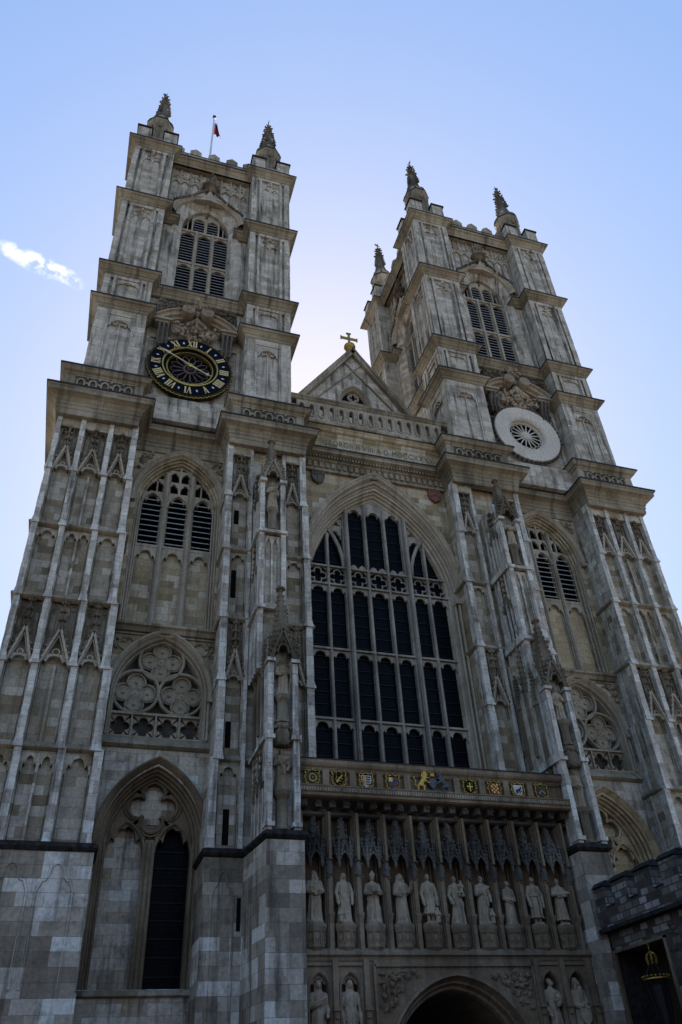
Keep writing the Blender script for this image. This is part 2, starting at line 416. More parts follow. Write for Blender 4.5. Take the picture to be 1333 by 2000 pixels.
def foliage(mb, x0, x1, z0, z1, y, n, r=.09, dep=.12, mask=None):
    k = 0; t = 0
    while k < n and t < n*20:
        t += 1
        x = random.uniform(x0, x1); z = random.uniform(z0, z1)
        if mask and not mask(x, z): continue
        rr = r*random.uniform(.6, 1.25); a = random.uniform(0, pi)
        mb.blob((x, y-random.uniform(0, dep), z), (rr*(.6+.7*abs(cos(a))), rr*.8, rr*(.6+.7*abs(sin(a)))), .3)
        if k % 4 == 0:
            q = random.uniform(0, 2*pi)
            mb.tube([(x+r*1.6*cos(q+i*.7)*(1-i*.12), y-dep*.5, z+r*1.6*sin(q+i*.7)*(1-i*.12)) for i in range(6)], r*.3, 4)
        k += 1

# ------------------------------------------------------------------ the abbey: one building, its parts below it
abbey = tag(empty('abbey'), 'grey gothic abbey front with two pinnacled towers and a tall dark central window', 'abbey')
A = abbey

# main walls / cores ------------------------------------------------
def lower_tower(s):
    T = side(s)
    # ---- tower core and bay walls
    w = MB(T)
    w.box(4.6, 16.5, 3.4, 12, 11.6, 31); w.box(4.6, 16.5, 4.3, 11.99, 0, 11.6); w.box(4.6, 7.9, 3.3, 4.3, 0, 11.6); w.box(12.6, 16.5, 3.3, 4.3, 0, 11.6); w.box(8.3, 12.9, 2.98, 3.4, 29.9, 31)
    tower = w.build('tower', 'ashlar', A)
    # bay: lower belfry window z 19.5..29.7
    CX, W = -0, 0
    cx = 10.45
    w = MB(T)
    arch_wall(w, 8.2, 13.0, 19.3, 29.95, cx, 2.12, 26.6, 3.05, 19.6, 2.42, 0, 14)
    arch_mould(w, cx, 2.12, 26.6, 3.05, 19.6, [(0,2.42),(.05,2.42),(.05,2.55),(.14,2.6),(.14,2.72),(.24,2.74),(.27,2.9),(.34,2.9),(.34,3.05)], 14)
    w.build('bay_wall', 'ashlar_warm', A)
    win = MB(T)
    arch_mould(win, cx, 2.38, 26.6, 3.35, 26.45, [(-.03,2.42),(-.03,2.2),(.06,2.14),(.12,2.2),(.2,2.26),(.27,2.42)], 14)
    for sx in (-1, 1): win.box(cx+sx*2.3-.16, cx+sx*2.3+.16, 2.16, 2.44, 26.3, 26.5); 
    for sx in (-1, 1):
        for q, yy in ((2.02, 2.5), (1.9, 2.62), (1.8, 2.8)):
            win.tube([(cx+sx*q, yy, 19.6), (cx+sx*q, yy, 26.6)], .05, 6)
    frame = win.build('belfry_window', 'tracery', A)
    tr = MB(T)
    lights = [(-1.78, -.9), (-.5, .4), (.82, 1.7)] if s < 0 else [(-1.7, -.82), (-.4, .5), (.9, 1.78)]
    lights = [(cx+a, cx+b2) for a, b2 in ((-1.72, -.84), (-.44, .44), (.84, 1.72))]
    for x in (cx-.64, cx+.64):
        tr.prism([(x-.2, 19.6), (x+.2, 19.6), (x+.2, 29.0), (x-.2, 29.0)], 3.0, 3.06)
        tr.box(x-.1, x+.1, 2.72, 3.05, 19.6, 28.75); tr.box(x-.15, x+.15, 2.85, 3.03, 19.6, 28.7)
        tr.tube([(x, 2.7, 19.6), (x, 2.7, 28.7)], .06, 6)
    for a, c in lights:
        cusp_head(tr, a-.06, c+.06, 26.55, .72, 27.42, 2.84, 3.02)
        p = arch((a+c)/2, (c-a)/2+.1, 26.5, .85, 26.5, 0, 6)[1:-1]
        tr.tube([(x, 2.8, z) for x, z in p], .055, 5)
        tr.box(a-.1, c+.1, 2.8, 3.0, 24.0, 24.14)
        cusp_head(tr, a-.06, c+.06, 23.2, .6, 24.02, 2.82, 3.02)
    # upper tracery lights
    for x in (cx,): 
        tr.box(x-.055, x+.055, 2.82, 3.0, 27.3, 29.2)
    for a, c, z0, z1 in ((cx-.55, cx-.05, 27.5, 28.15), (cx+.05, cx+.55, 27.5, 28.15), (cx-.55, cx-.05, 28.25, 28.95), (cx+.05, cx+.55, 28.25, 28.95), (cx-1.45, cx-.78, 27.5, 28.25), (cx+.78, cx+1.45, 27.5, 28.25)):
        cusp_head(tr, a, c, z1-.38, .34, z1+.1, 2.86, 3.0, .2)
        tr.box(a, c, 2.85, 2.98, z0-.1, z0)
    for sx in (-1, 1): tr.box(cx+sx*1.12-.04, cx+sx*1.12+.04, 2.86, 3.0, 27.2, 28.3)
    tr.build('tracery', 'tracery', frame)
    lvs = MBs(T); nes = MBs(T)
    for a, c in lights:
        lv = lvs.new(); ne = nes.new()
        for i in range(9):
            z = 24.3+i*.325
            lv.hexa([(a,2.88,z),(c,2.88,z),(c,3.14,z+.16),(a,3.14,z+.16),(a,2.88,z+.045),(c,2.88,z+.045),(c,3.14,z+.2),(a,3.14,z+.2)])
            ne.box(a, c, 2.85, 2.879, z+.0, z+.045)
    lvs.build('louvres', 'slat', frame); nes.build('louvre_edges', 'louvre', frame)
    bk = MB(T)
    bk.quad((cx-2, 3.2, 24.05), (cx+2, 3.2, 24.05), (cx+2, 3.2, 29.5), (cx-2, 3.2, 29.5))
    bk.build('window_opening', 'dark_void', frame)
    bp = MB(T)
    bp.box(cx-1.85, cx+1.85, 3.03, 3.3, 19.6, 24.06)
    bp.build('blind_panel', 'buff_stone' if s > 0 else 'ashlar_warm', frame)
    sl = MB(T)
    sl.sweep([(8.2, 2.42), (13.0, 2.42)] if s > 0 else [(8.2, 2.42), (13.0, 2.42)], [(-.6,19.62),(0,19.55),(.34,19.44),(.34,19.33),(.22,19.27),(.1,19.12),(-.2,19.1)])
    sl.build('sill', 'cornice', frame)
    # carved spandrels
    sps = MBs(T)
    for sx in (-1, 1):
        sp = sps.new()
        foliage(sp, cx+sx*1.2, cx+sx*2.2, 28.2, 29.6, 2.4, 16, .1, .08, lambda x, z: (abs(x-cx)/2.4)**2+((z-26.6)/3.35)**2 > 1.12)
    sps.build('spandrel_carving', 'cornice', frame)

    # bay: blind rose window z 13.9..19.4
    w = MB(T)
    arch_wall(w, 8.1, 12.9, 13.9, 19.15, cx-.02, 2.02, 16.3, 2.78, 14.45, 2.5, 0, 12)
    w.build('bay_wall', 'ashlar_warm', A)
    rw = MB(T)
    c0 = cx-.02
    arch_mould(rw, c0, 2.02, 16.3, 2.78, 14.45, [(0,2.5),(.03,2.42),(.1,2.5),(.14,2.7),(.2,2.7),(.22,2.86),(.28,3.3)], 12)
    arch_mould(rw, c0, 2.25, 16.3, 3.05, 16.2, [(0,2.5),(0,2.3),(.08,2.26),(.16,2.36),(.24,2.5)], 12)
    for sx in (-1, 1):
        rw.box(c0+sx*2.16-.14, c0+sx*2.16+.14, 2.26, 2.5, 16.08, 16.26)
        rw.tube([(c0+sx*2.1, 2.44, 14.4), (c0+sx*2.1, 2.44, 16.1)], .06, 6)
    f2 = rw.build('blind_rose_window', 'tracery', A)
    tr = MB(T)
    cs = [(c0, 18.02, .98), (c0-.96, 16.5, .98), (c0+.96, 16.5, .98)]
    for x, z, r in cs:
        tr.annulus(x, z, [(r+.03, 3.0), (r+.03, 2.74), (r-.03, 2.7), (r-.08, 2.74), (r-.1, 3.0)], 32)
        q = quatrefoil(x, z, r-.07, 8)
        tr.tube([(px, 2.93, pz) for px, pz in q], .035, 5, True)
        tr.tube([(px, 2.86, pz) for px, pz in quatrefoil(x, z, r-.15, 8)], .025, 5, True)
    tr.box(c0-1.95, c0+1.95, 2.72, 3.05, 15.46, 15.56)
    for x in (c0-.97, c0, c0+.97): tr.box(x-.035, x+.035, 2.74, 3.05, 14.45, 15.5)
    for i in range(4):
        x = c0-1.46+i*.973
        foil_plate(tr, x-.44, x+.44, 14.5, 15.46, x, 14.98, .43, 2.86, 3.0)
    tr.build('tracery', 'tracery', f2)
    dbs = MBs(T)
    for x, z, r in cs:
        db = dbs.new()
        for k in range(4):
            a = k*pi/2; px, pz = x+.5*cos(a), z+.5*sin(a)
            db.annulus(px, pz, [(.38, 3.1), (.38, 2.97), (.33, 2.93), (.3, 2.97), (.24, 2.95), (.2, 2.98), (.07, 2.98), (.06, 2.9), (.0001, 2.88)], 20)
        db.annulus(x, z, [(.17, 3.1), (.16, 2.96), (.06, 2.94), (.0001, 2.9)], 10)
    dbs.build('carved_disc', 'tracery', f2)
    bk = MB(T)
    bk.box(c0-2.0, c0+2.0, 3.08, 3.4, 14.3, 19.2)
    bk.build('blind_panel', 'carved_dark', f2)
    tr2 = MB(T); tr2.box(c0-2.25, c0+2.25, 2.42, 2.5, 19.0, 19.09); tr2.build('spandrel_rail', 'cornice', f2)
    sps = MBs(T)
    for sx in (-1, 1):
        sp = sps.new()
        sp.ring(c0+sx*1.6, 18.55, 2.46, .32, .045, 14, 5)
        foliage(sp, c0+sx*1.25, c0+sx*2.15, 17.5, 18.9, 2.46, 14, .09, .07, lambda x, z: (abs(x-c0)/2.3)**2+((z-16.3)/3.05)**2 > 1.15)
    sps.build('spandrel_carving', 'cornice', f2)
    sl = MB(T)
    sl.sweep([(8.1, 2.5), (12.9, 2.5)], [(-.6,14.5),(0,14.42),(.3,14.1),(.34,13.98),(.2,13.9),(-.1,13.82)])
    sl.build('sill', 'cornice', f2)

    # bay: large two-light arch z 0..13.8
    c0 = 10.17
    w = MB(T)
    arch_wall(w, 7.8, 12.7, 5.55, 13.9, c0, 1.95, 10.3, 2.95, 5.6, 2.4, 0, 12)
    w.box(7.8, 12.7, 2.2, 3.2, 0, 5.35)
    w.build('bay_wall', 'ashlar' if s < 0 else 'ashlar_tower', A)
    lw = MB(T)
    arch_mould(lw, c0, 1.95, 10.3, 2.95, 5.6, [(0,2.4),(.04,2.4),(.06,2.55),(.14,2.6),(.14,2.75),(.22,2.78),(.26,2.95),(.33,2.97),(.35,3.15),(.35,3.9)], 12)
    arch_mould(lw, c0, 2.2, 10.3, 3.28, 10.1, [(0,2.4),(0,2.2),(.07,2.14),(.15,2.25),(.25,2.4)], 12)
    for sx in (-1, 1):
        for q, yy in ((1.88, 2.5), (1.77, 2.68), (1.66, 2.86)): lw.tube([(c0+sx*q, yy, 5.6), (c0+sx*q, yy, 10.4)], .05, 6)
    f3 = lw.build('arched_window', 'portal' if s < 0 else 'buff_stone', A)
    tr = MB(T); P0 = 3.0
    li = [(c0+.23, c0+1.58), (c0-1.58, c0-.23)]      # outer, inner light
    tr.box(c0-.16, c0+.16, P0+.05, P0+.3, 5.6, 10.6); tr.tube([(c0, P0, 5.6), (c0, P0, 10.5)], .08, 8)
    # plate above the lights with quatrefoil
    for a, c in li:
        cusp_head(tr, a-.03, c+.03, 10.1, 1.0, 11.15, P0+.1, P0+.42, .3)
        p = arch((a+c)/2, (c-a)/2+.06, 10.1, 1.15, 5.6, 0, 8)
        tr.tube([(x, P0+.06, z) for x, z in p], .06, 6)
    foil_plate(tr, c0-1.6, c0+1.6, 11.0, 13.2, c0, 11.83, .93, P0+.12, P0+.4)
    tr.tube([(x, P0+.08, z) for x, z in quatrefoil(c0, 11.83, .97, 8)], .06, 6, True)
    tr.tube([(x, P0+.08, z) for x, z in quatrefoil(c0, 11.83, 1.1, 8)], .035, 5, True)
    tr.build('tracery', 'portal' if s < 0 else 'buff_stone', f3)
    bps = MBs(T); bp = bps.new(); bp.box(c0-1.25, c0+1.25, P0+.38, P0+.6, 11.25, 13.1); bp = bps.new(); bp.box(li[0][0]-.1, li[0][1]+.1, P0+.36, P0+.6, 5.5, 11.3)
    if s > 0: bp = bps.new(); bp.box(li[1][0]-.1, li[1][1]+.1, P0+.36, P0+.6, 5.5, 11.3)
    bps.build('blind_panel', 'ashlar' if s < 0 else 'buff_stone', f3)
    if s < 0:
        tr3 = MB(T); tr3.box(c0-.22, c0+.2, P0+.31, P0+1.0, 5.5, 11.2); tr3.build('mullion_core', 'portal', f3)
        bk = MB(T); bk.box(li[1][0]-.2, li[1][1]+.2, P0+1.0, P0+1.08, 5.5, 11.24); bk.build('window_opening', 'dark_void', f3)
        gp = MB(T); gp.quad((li[1][0]-.05, P0+.62, 5.55), (li[1][1]+.05, P0+.62, 5.55), (li[1][1]+.05, P0+.62, 11.3), (li[1][0]-.05, P0+.62, 11.3)); gp.build('pane', 'glass', f3)
        gb = MB(T)
        for i in range(9): gb.box(li[1][0]-.05, li[1][1]+.05, P0+.56, P0+.58, 6.1+i*.6, 6.125+i*.6)
        gb.build('saddle_bars', 'iron', f3)
    sl = MB(T); sl.sweep([(7.8, 2.2), (12.7, 2.2)], [(-1.0,5.62),(0,5.55),(.12,5.5),(.14,5.38),(.05,5.33),(-.1,5.32)])
    sl.build('sill', 'cornice', f3)

    # ---- outer buttress
    Z = [9.7, 13.16, 16.5, 19.5, 23.2, 26.4, 29.85]
    IN = [12.36, 12.5, 12.62, 12.74, 12.82, 12.9]; OUT = 16.78
    FR = [(0,.06), (.29,.35), (.635,.695), (.925,1.0)]
    bd = MB(T); stps = MBs(T); pns = MBs(T); pgs = MBs(T)
    for _ in range(4): stps.new()
    gabs = []
    for i in range(6):
        z0, z1 = Z[i], Z[i+1]; inn = IN[i]; wd = OUT-inn; yf = .86-.012*(5-i)
        xs = [(OUT-wd*b2, OUT-wd*a) for a, b2 in FR]      # outer first
        bd.box(inn+.03, OUT-.03, yf+.46, 3.6, z0-.002*i, z1)
        for j, (a, c) in enumerate(xs):
            stp = stps[j]
            stp.blocks(a, c, yf, yf+.45, z0, z1)
            stp.hexa([(a-.04,yf-.06,z0),(c+.04,yf-.06,z0),(c+.04,yf+.3,z0),(a-.04,yf+.3,z0),(a,yf-.004,z0+.3),(c,yf-.004,z0+.3),(c,yf+.3,z0+.3),(a,yf+.3,z0+.3)])
            stp.box(a-.06, c+.06, yf-.08, yf+.3, z0-.1, z0)
            # corner strips return along the side
            if j in (0, 3):
                e0, e1 = (a, c)
                for yy in (1.7, 2.55):
                    if j == 3: stp.box(inn-.002, inn+.2, yf+yy-.14-.6, yf+yy+.14-.6, z0, z1)
                    else: stp.box(OUT-.2, OUT+.002, yf+yy-.14-.6, yf+yy+.14-.6, z0, z1)
        for j in range(3):
            pn = (pgs if i in (2, 5) else pns).new(); a, c = xs[j+1][1], xs[j][0]; two = 2 if j == 1 else 1
            if i == 0: panel(pn, a, c, z0, z1-.1, yf+.08, .34, .8, two)
            elif i in (1, 4): panel(pn, a, c, z0, z1, yf+.08, .34, .1, two, head=False)
            elif i == 3: panel(pn, a, c, z0, z1-.1, yf+.08, .34, .62, two)
            else:
                panel(pn, a, c, z0, z1 if i == 2 else z1-.75, yf+.08, .34, .1, 1, head=False, sill=0)
                gabs.append(((a+c)/2, (c-a)/2-.02, z0-.05, z0+1.6, z0+2.8, yf+.1))
                if i == 5: pn.box(a, c, yf+.06, yf+.5, z1-.72, z1)
    but = bd.build('buttress', 'ashlar', A)
    stps.build('pilaster_strip', 'strip', but)
    pns.build('sunk_panel', 'ashlar_panel', but); pgs.build('sunk_panel', 'ashlar_panel', but)
    for g in gabs:
        gablet_part(T, g, but)
    for z, inn in ((13.16, 12.43), (19.5, 12.68), (23.2, 12.78)):
        sc = MB(T)
        sc.sweep([(OUT, 3.0), (OUT, .98), (inn, .98), (inn, 3.0)],
                 [(-.05,z+.2),(.02,z+.14),(.14,z+.03),(.14,z-.05),(.07,z-.1),(-.05,z-.16)])
        sc.build('string_course', 'cornice', but)
    # plinth
    pl = MB(T); pl.box(12.2, 17.1, .72, 3.6, 5.3, 9.5); pl.box(12.14, 17.25, .6, 3.62, -.3, 5.3)
    plo = pl.build('plinth', 'ashlar_patchy', but)
    for x in (12.95+.35, 14.75, 16.2):
        gr = MB(T)
        pts = [(x-.58, 5.4), (x-.58, 8.2)]+[(x+.58*u, 8.2+.9*(1-abs(u)**1.8)-(.25*math.exp(-((abs(u)-.55)/.12)**2))) for u in [-.9,-.75,-.62,-.5,-.35,-.15,0,.15,.35,.5,.62,.75,.9]]+[(x+.58, 8.2), (x+.58, 5.4)]
        gr.tube([(a, .73, b2) for a, b2 in pts], .06, 5)
        gr.build('blind_arch', 'ashlar_patchy', but)
    dc = MB(T); dc.sweep([(17.1, 3.0), (17.1, .72), (12.2, .72), (12.2, 2.4)], [(-.3,9.86),(-.05,9.8),(.1,9.72),(.13,9.6),(.05,9.5),(-.1,9.42)])
    dc.build('plinth_course', 'soot_shade_stone', but)

    # ---- inner buttress
    IO = [8.36, 8.22, 8.26, 8.3, 8.34, 8.38]; II = [4.1, 4.1, 4.1, 4.12, 4.16, 4.24]
    bd = MB(T); stps = MBs(T); pns = MBs(T); pgs = MBs(T); gabs = []; sls = MBs(T)
    for _ in range(4): stps.new()
    for i in range(6):
        z0, z1 = Z[i], Z[i+1]; o, n = IO[i], II[i]; yf = .84-.012*(5-i)
        bd.box(n+.03, o-.03, yf+.46, 3.5, z0-.002*i, z1)
        xs = [(o-.3, o), (7.0, 7.16), (5.3, 5.46), (n, n+.32)]
        for j, (a, c) in enumerate(xs):
            stp = stps[j]
            stp.blocks(a, c, yf+(.0 if j in (0, 3) else .08), yf+.45, z0, z1)
            if j in (0, 3):
                stp.hexa([(a-.04,yf-.06,z0),(c+.04,yf-.06,z0),(c+.04,yf+.3,z0),(a-.04,yf+.3,z0),(a,yf-.004,z0+.3),(c,yf-.004,z0+.3),(c,yf+.3,z0+.3),(a,yf+.3,z0+.3)])
                stp.box(a-.06, c+.06, yf-.08, yf+.3, z0-.1, z0)
        for (a, c) in ((7.16, o-.3), (n+.32, 5.3)):
            pn = (pgs if i in (2, 5) else pns).new()
            if i == 0: panel(pn, a, c, z0, z1-.1, yf+.1, .32, .7)
            elif i in (1, 4): panel(pn, a, c, z0, z1, yf+.1, .32, .1, 1, head=False)
            elif i == 3: panel(pn, a, c, z0, z1-.1, yf+.1, .32, .55)
            else:
                panel(pn, a, c, z0, z1 if i == 2 else z1-.75, yf+.1, .32, .1, 1, head=False, sill=0)
                gabs.append(((a+c)/2, (c-a)/2-.02, z0-.05, z0+1.55, z0+2.8, yf+.12))
                if i == 5: pn.box(a, c, yf+.06, yf+.5, z1-.72, z1)
        for a, c in ((5.46, 7.0),):
            bd.quad((a,yf+.44,z0),(c,yf+.44,z0),(c,yf+.44,z1),(a,yf+.44,z1))
        xsl = 7.62
        if i == 0: slit(sls.new(), xsl-.02, 10.0, 11.3, yf+.42, .24)
        if i == 1: slit(sls.new(), xsl+.05, 13.7, 14.8, yf+.42, .24)
        if i == 3: slit(sls.new(), xsl+.1, 20.7, 22.2, yf+.42, .24)
        if i == 4: slit(sls.new(), xsl+.1, 24.9, 25.75, yf+.42, .24)
    but = bd.build('buttress', 'ashlar_warm' if s > 0 else 'ashlar', A)
    stps.build('pilaster_strip', 'strip', but)
    pns.build('sunk_panel', 'ashlar_panel', but); pgs.build('sunk_panel', 'ashlar_panel', but); sls.build('slit_window', 'dark_void', but)
    for g in gabs:
        gablet_part(T, g, but)
    for z, o, n in ((13.16, 8.18, 4.1), (19.5, 8.2, 4.1), (23.2, 8.26, 4.14)):
        pr = [(-.05,z+.2),(.02,z+.14),(.14,z+.03),(.14,z-.05),(.07,z-.1),(-.05,z-.16)]
        sc = MB(T); sc.sweep([(o, 2.6), (o, 1.02), (n, 1.02), (n, 2.4)], pr)
        sc.build('string_course', 'cornice', but)
    # turret in front of the inner buttress
    tc, th = 6.34, .6
    bd = MB(T); stp = MB(T); pn = MB(T)
    def niche_stage(z0, z1, c, h, yf, yb, sw=.22):
        for q in (-1, 1):
            stp.blocks(c+q*h-(sw if q > 0 else 0), c+q*h+(sw if q < 0 else 0), yf, yf+.4, z0, z1)
            xx = c+q*h
            for k in range(4):
                y0 = yf+.55+k*(yb-yf-.4)/4
                stp.box(xx-(.09 if q > 0 else -.0), xx+(.09 if q < 0 else .0), y0, y0+.13, z0, z1)
    # upper stages
    bd.box(tc-th+.06, tc+th-.06, -.3, 1.2, 19.2, 27.6)
    niche_stage(23.35, 26.25, tc, th, -.7, 1.0); niche_stage(19.2, 23.2, tc, th+.02, -.9+.14, 1.0)
    bd.box(tc-th+.06, tc+th-.06, -.44, .5, 19.2, 23.2)
    panel(pn, tc-th+.24, tc+th-.24, 19.4, 23.1, -.68, .2, .6, 2)
    for z in (19.2, 23.27, 26.3):
        for q in (-1, 1):
            stp.box(tc+q*(th-.11)-.17, tc+q*(th-.11)+.17, -.86 if z > 20 else -.92, -.3, z-.1, z+.06)
        if z < 26: pn.box(tc-th+.02, tc+th-.02, -.78, -.3, z-.06, z+.1)
    for z in (19.2, 23.27):   # side strings with sloped weathering
        for q in (-1, 1):
            x0, x1 = tc+q*(th-.02), tc+q*(th+.14)
            stp.hexa([(min(x0,x1),-.7,z-.12),(max(x0,x1),-.7,z-.12),(max(x0,x1),1.0,z-.12),(min(x0,x1),1.0,z-.12),(min(x0,x1),-.7,z+.2),(max(x0,x1),-.7,z+.02),(max(x0,x1),1.0,z+.02),(min(x0,x1),1.0,z+.2)])
    # lower stage
    lc, lh = 6.12, .6
    bd.box(lc-lh+.06, lc+lh-.06, -1.42, 1.1, 9.7, 16.6)
    bd.hexa([(lc-.5,-1.42,16.6),(lc+.5,-1.42,16.6),(lc+.5,1.1,16.6),(lc-.5,1.1,16.6),(lc-.3,-.9,17.8),(lc+.3,-.9,17.8),(lc+.5,1.1,18.6),(lc-.5,1.1,18.6)])
    bd.box(tc-th+.06, tc+th-.06, -.5, 1.1, 16.4, 19.2)
    niche_stage(13.05, 16.1, lc, lh, -1.8, 1.0); niche_stage(9.75, 13.0, lc+.0, lh+.02, -1.82, 1.0)
    niche_stage(16.3, 19.2, tc, th+.02, -.76, 1.0)
    for z in (13.07, 9.95, 16.2):
        for q in (-1, 1): stp.box(lc+q*(lh-.11)-.17, lc+q*(lh-.11)+.17, -1.9, -1.4, z-.1, z+.05)
    for z in (13.07,):
        for q in (-1, 1):
            x0, x1 = lc+q*(lh-.02), lc+q*(lh+.14)
            stp.hexa([(min(x0,x1),-1.7,z-.12),(max(x0,x1),-1.7,z-.12),(max(x0,x1),1.0,z-.12),(min(x0,x1),1.0,z-.12),(min(x0,x1),-1.7,z+.2),(max(x0,x1),-1.7,z+.02),(max(x0,x1),1.0,z+.02),(min(x0,x1),1.0,z+.2)])
    tur = bd.build('turret', 'ashlar', A)
    stp.build('pilaster_strip', 'strip', tur); pn.build('sunk_panel', 'ashlar', tur)
    def canopy(c, h, yf, z0, zg, zt):
        m = MB(T)
        # front gable
        gablet_cc = cusp_curve(c, h-.2, z0+.08, .6)
        m.loft([[(x, yf-.02, z) for x, z in gablet_cc], [(x, yf+.35, z) for x, z in gablet_cc]])
        m.tube([(x, yf-.03, z) for x, z in gablet_cc], .05, 5)
        for q in (-1, 1):
            m.rake(c+q*(h-.06), z0, c, zg, .1, yf-.06, yf+.3)
            for i in range(6):
                t = (i+.5)/6; m.blob((c+q*((h-.06)*(1-t)+.06), yf, z0+.08+(zg-z0)*t), (.085, .08, .09), .3)
            m.lathe(c+q*(h-.08), yf+.1, [(.12, z0-.1), (.13, z0+.15), (.09, z0+.2), (.02, z0+1.25)], 6)
            for i in range(5): m.blob((c+q*(h-.08+.05), yf+.06, z0+.3+i*.17), .06, .3)
        m.ring(c, z0+(zg-z0)*.55, yf-.03, .1, .03, 10, 5)
        # spire
        m.prism([(c-(h-.1)*.52, z0+.62), (c+(h-.1)*.52, z0+.62), (c, zg-.05)], yf+.02, yf+.45)
        r0 = h*.78; zb = z0+.35*(zg-z0)
        m.lathe(c, yf+.5, [(r0*1.22, z0+.6), (r0*1.15, z0+.75), (.09, zt-.3), (.12, zt-.28), (.16, zt-.1), (.07, zt)], 4, pi/4)
        for k in range(4):
            a = pi/4+k*pi/2
            crockets(m, (c+r0*1.2*cos(a), yf+.5+r0*1.2*sin(a), zb), (c+.1*cos(a), yf+.5+.1*sin(a), zt-.4), 11, .075)
        for k in range(6): m.blob((c+.14*cos(k*1.05), yf+.5+.14*sin(k*1.05), zt-.15), .09, .3)
        return m
    canopy(tc, th, -.72, 26.3, 27.75, 29.5).build('canopy', 'carved', tur)
    canopy(lc, lh, -1.82, 16.2, 17.6, 19.95).build('canopy', 'carved', tur)
    for q in (-1, 1):
        for yy, zz, hh in ((-.85, 15.7, 1.9), (-.15, 16.7, 2.7), (.55, 16.1, 1.8)):
            m = MB(T); x = lc+q*(lh-.06)
            m.lathe(x, yy, [(.14, zz-3.0), (.14, zz), (.22, zz+.06), (.2, zz+.14), (.14, zz+.2), (.03, zz+hh-.15), (.07, zz+hh-.1), (.02, zz+hh)], 4, pi/4)
            for i in range(4):
                aa = pi/4+i*pi/2; crockets(m, (x+.15*cos(aa), yy+.15*sin(aa), zz+.3), (x+.04*cos(aa), yy+.04*sin(aa), zz+hh-.2), 8, .055)
            m.build('side_pinnacle', 'carved', tur)
        for zc, xf, yy in ((12.2, lc+q*(lh-.05), -.85), (12.2, lc+q*(lh-.05), .1), (22.0, tc+q*(th-.05), .1), (26.2, tc+q*(th-.05), .1)):
            m = MB(T @ Matrix.Translation((xf, yy, 0)) @ Matrix.Rotation(q*pi/2, 4, 'Z')); gablet(m, 0, .42, zc-.9, zc-.1, zc+.95, -.06, .1); m.build('gablet', 'carved', tur)
    m = MB(T)   # small tabernacle over the lowest figure
    m.lathe(lc, -1.55, [(.02, 12.75), (.3, 12.78), (.36, 12.95), (.36, 13.3), (.28, 13.4), (.34, 13.5), (.34, 13.62), (.2, 13.7)], 6, 0)
    for k in range(6):
        m.blob((lc+.36*cos(k*pi/3), -1.55+.36*sin(k*pi/3), 12.85), .075, .3); m.blob((lc+.34*cos(k*pi/3+.5), -1.55+.34*sin(k*pi/3+.5), 13.45), .08, .3)
    m.build('canopy', 'carved', tur)
    pds = MBs(T)
    def pedestal(mm, x, y, z0, z1, r=.27):
        mm.lathe(x, y, [(r*.95, z0), (r*.95, z0+.08), (r*.74, z0+.14), (r*.7, z1-.34), (r*.78, z1-.28), (r*1.0, z1-.18), (r*1.05, z1-.05), (r*.95, z1)], 8, pi/8)
    pedestal(pds.new(), tc, -.56, 23.4, 24.68, .3); pedestal(pds.new(), lc, -1.62, 13.66, 14.78, .3); pedestal(pds.new(), lc, -1.58, 9.78, 11.15, .3)
    pds.build('pedestal', 'carved', tur)
    # plinth of inner buttress
    pl = MB(T)
    pl.plan([(8.42, 3.3), (8.42, .62), (7.0, .62), (6.72, -1.85), (5.38, -1.85), (5.38, 3.3)], -.3, 9.42)
    pl.build('plinth', 'ashlar_patchy', but)
    sl = MB(T); slit(sl, 7.12, 7.05, 8.1, .62, .14); sl.build('slit_window', 'dark_void', but)
    gr = MB(T)
    x = 7.72; pts = [(x-.38, 4.5), (x-.38, 8.1)]+[(x+.38*u, 8.1+.85*(1-abs(u)**1.8)-(.2*math.exp(-((abs(u)-.55)/.12)**2))) for u in [-.9,-.75,-.62,-.5,-.35,-.15,0,.15,.35,.5,.62,.75,.9]]+[(x+.38, 8.1), (x+.38, 4.5)]
    gr.tube([(a, .63, b2) for a, b2 in pts], .055, 5); gr.build('blind_arch', 'ashlar_patchy', but)
    dc = MB(T); dc.sweep([(8.42, 2.6), (8.42, .62), (7.0, .62), (6.72, -1.85), (5.38, -1.85), (5.38, 1.0)], [(-.6,9.84),(-.05,9.76),(.1,9.68),(.13,9.56),(.05,9.48),(-.1,9.4)])
    dc.build('plinth_course', 'soot_shade_stone', but)
    return tower
for s in (-1, 1): lower_tower(s)

# ------------------------------------------------------------------ main cornice, parapet and upper towers
def cornice_pr(z, o=.4, h=.75):
    return [(-.1,z-h),(.03,z-h),(.08,z-h+.06),(.08,z-h*.72),(.16,z-h*.62),(.2,z-h*.5),(.3,z-h*.3),(o-.06,z-h*.26),(o-.02,z-.1),(o,z-.06),(o,z),(-.1,z+.1)]
def cap_pr(z, o): return [(o-.05,z-.03),(o+.03,z-.05),(o+.03,z+.055),(-.1,z+.17)]

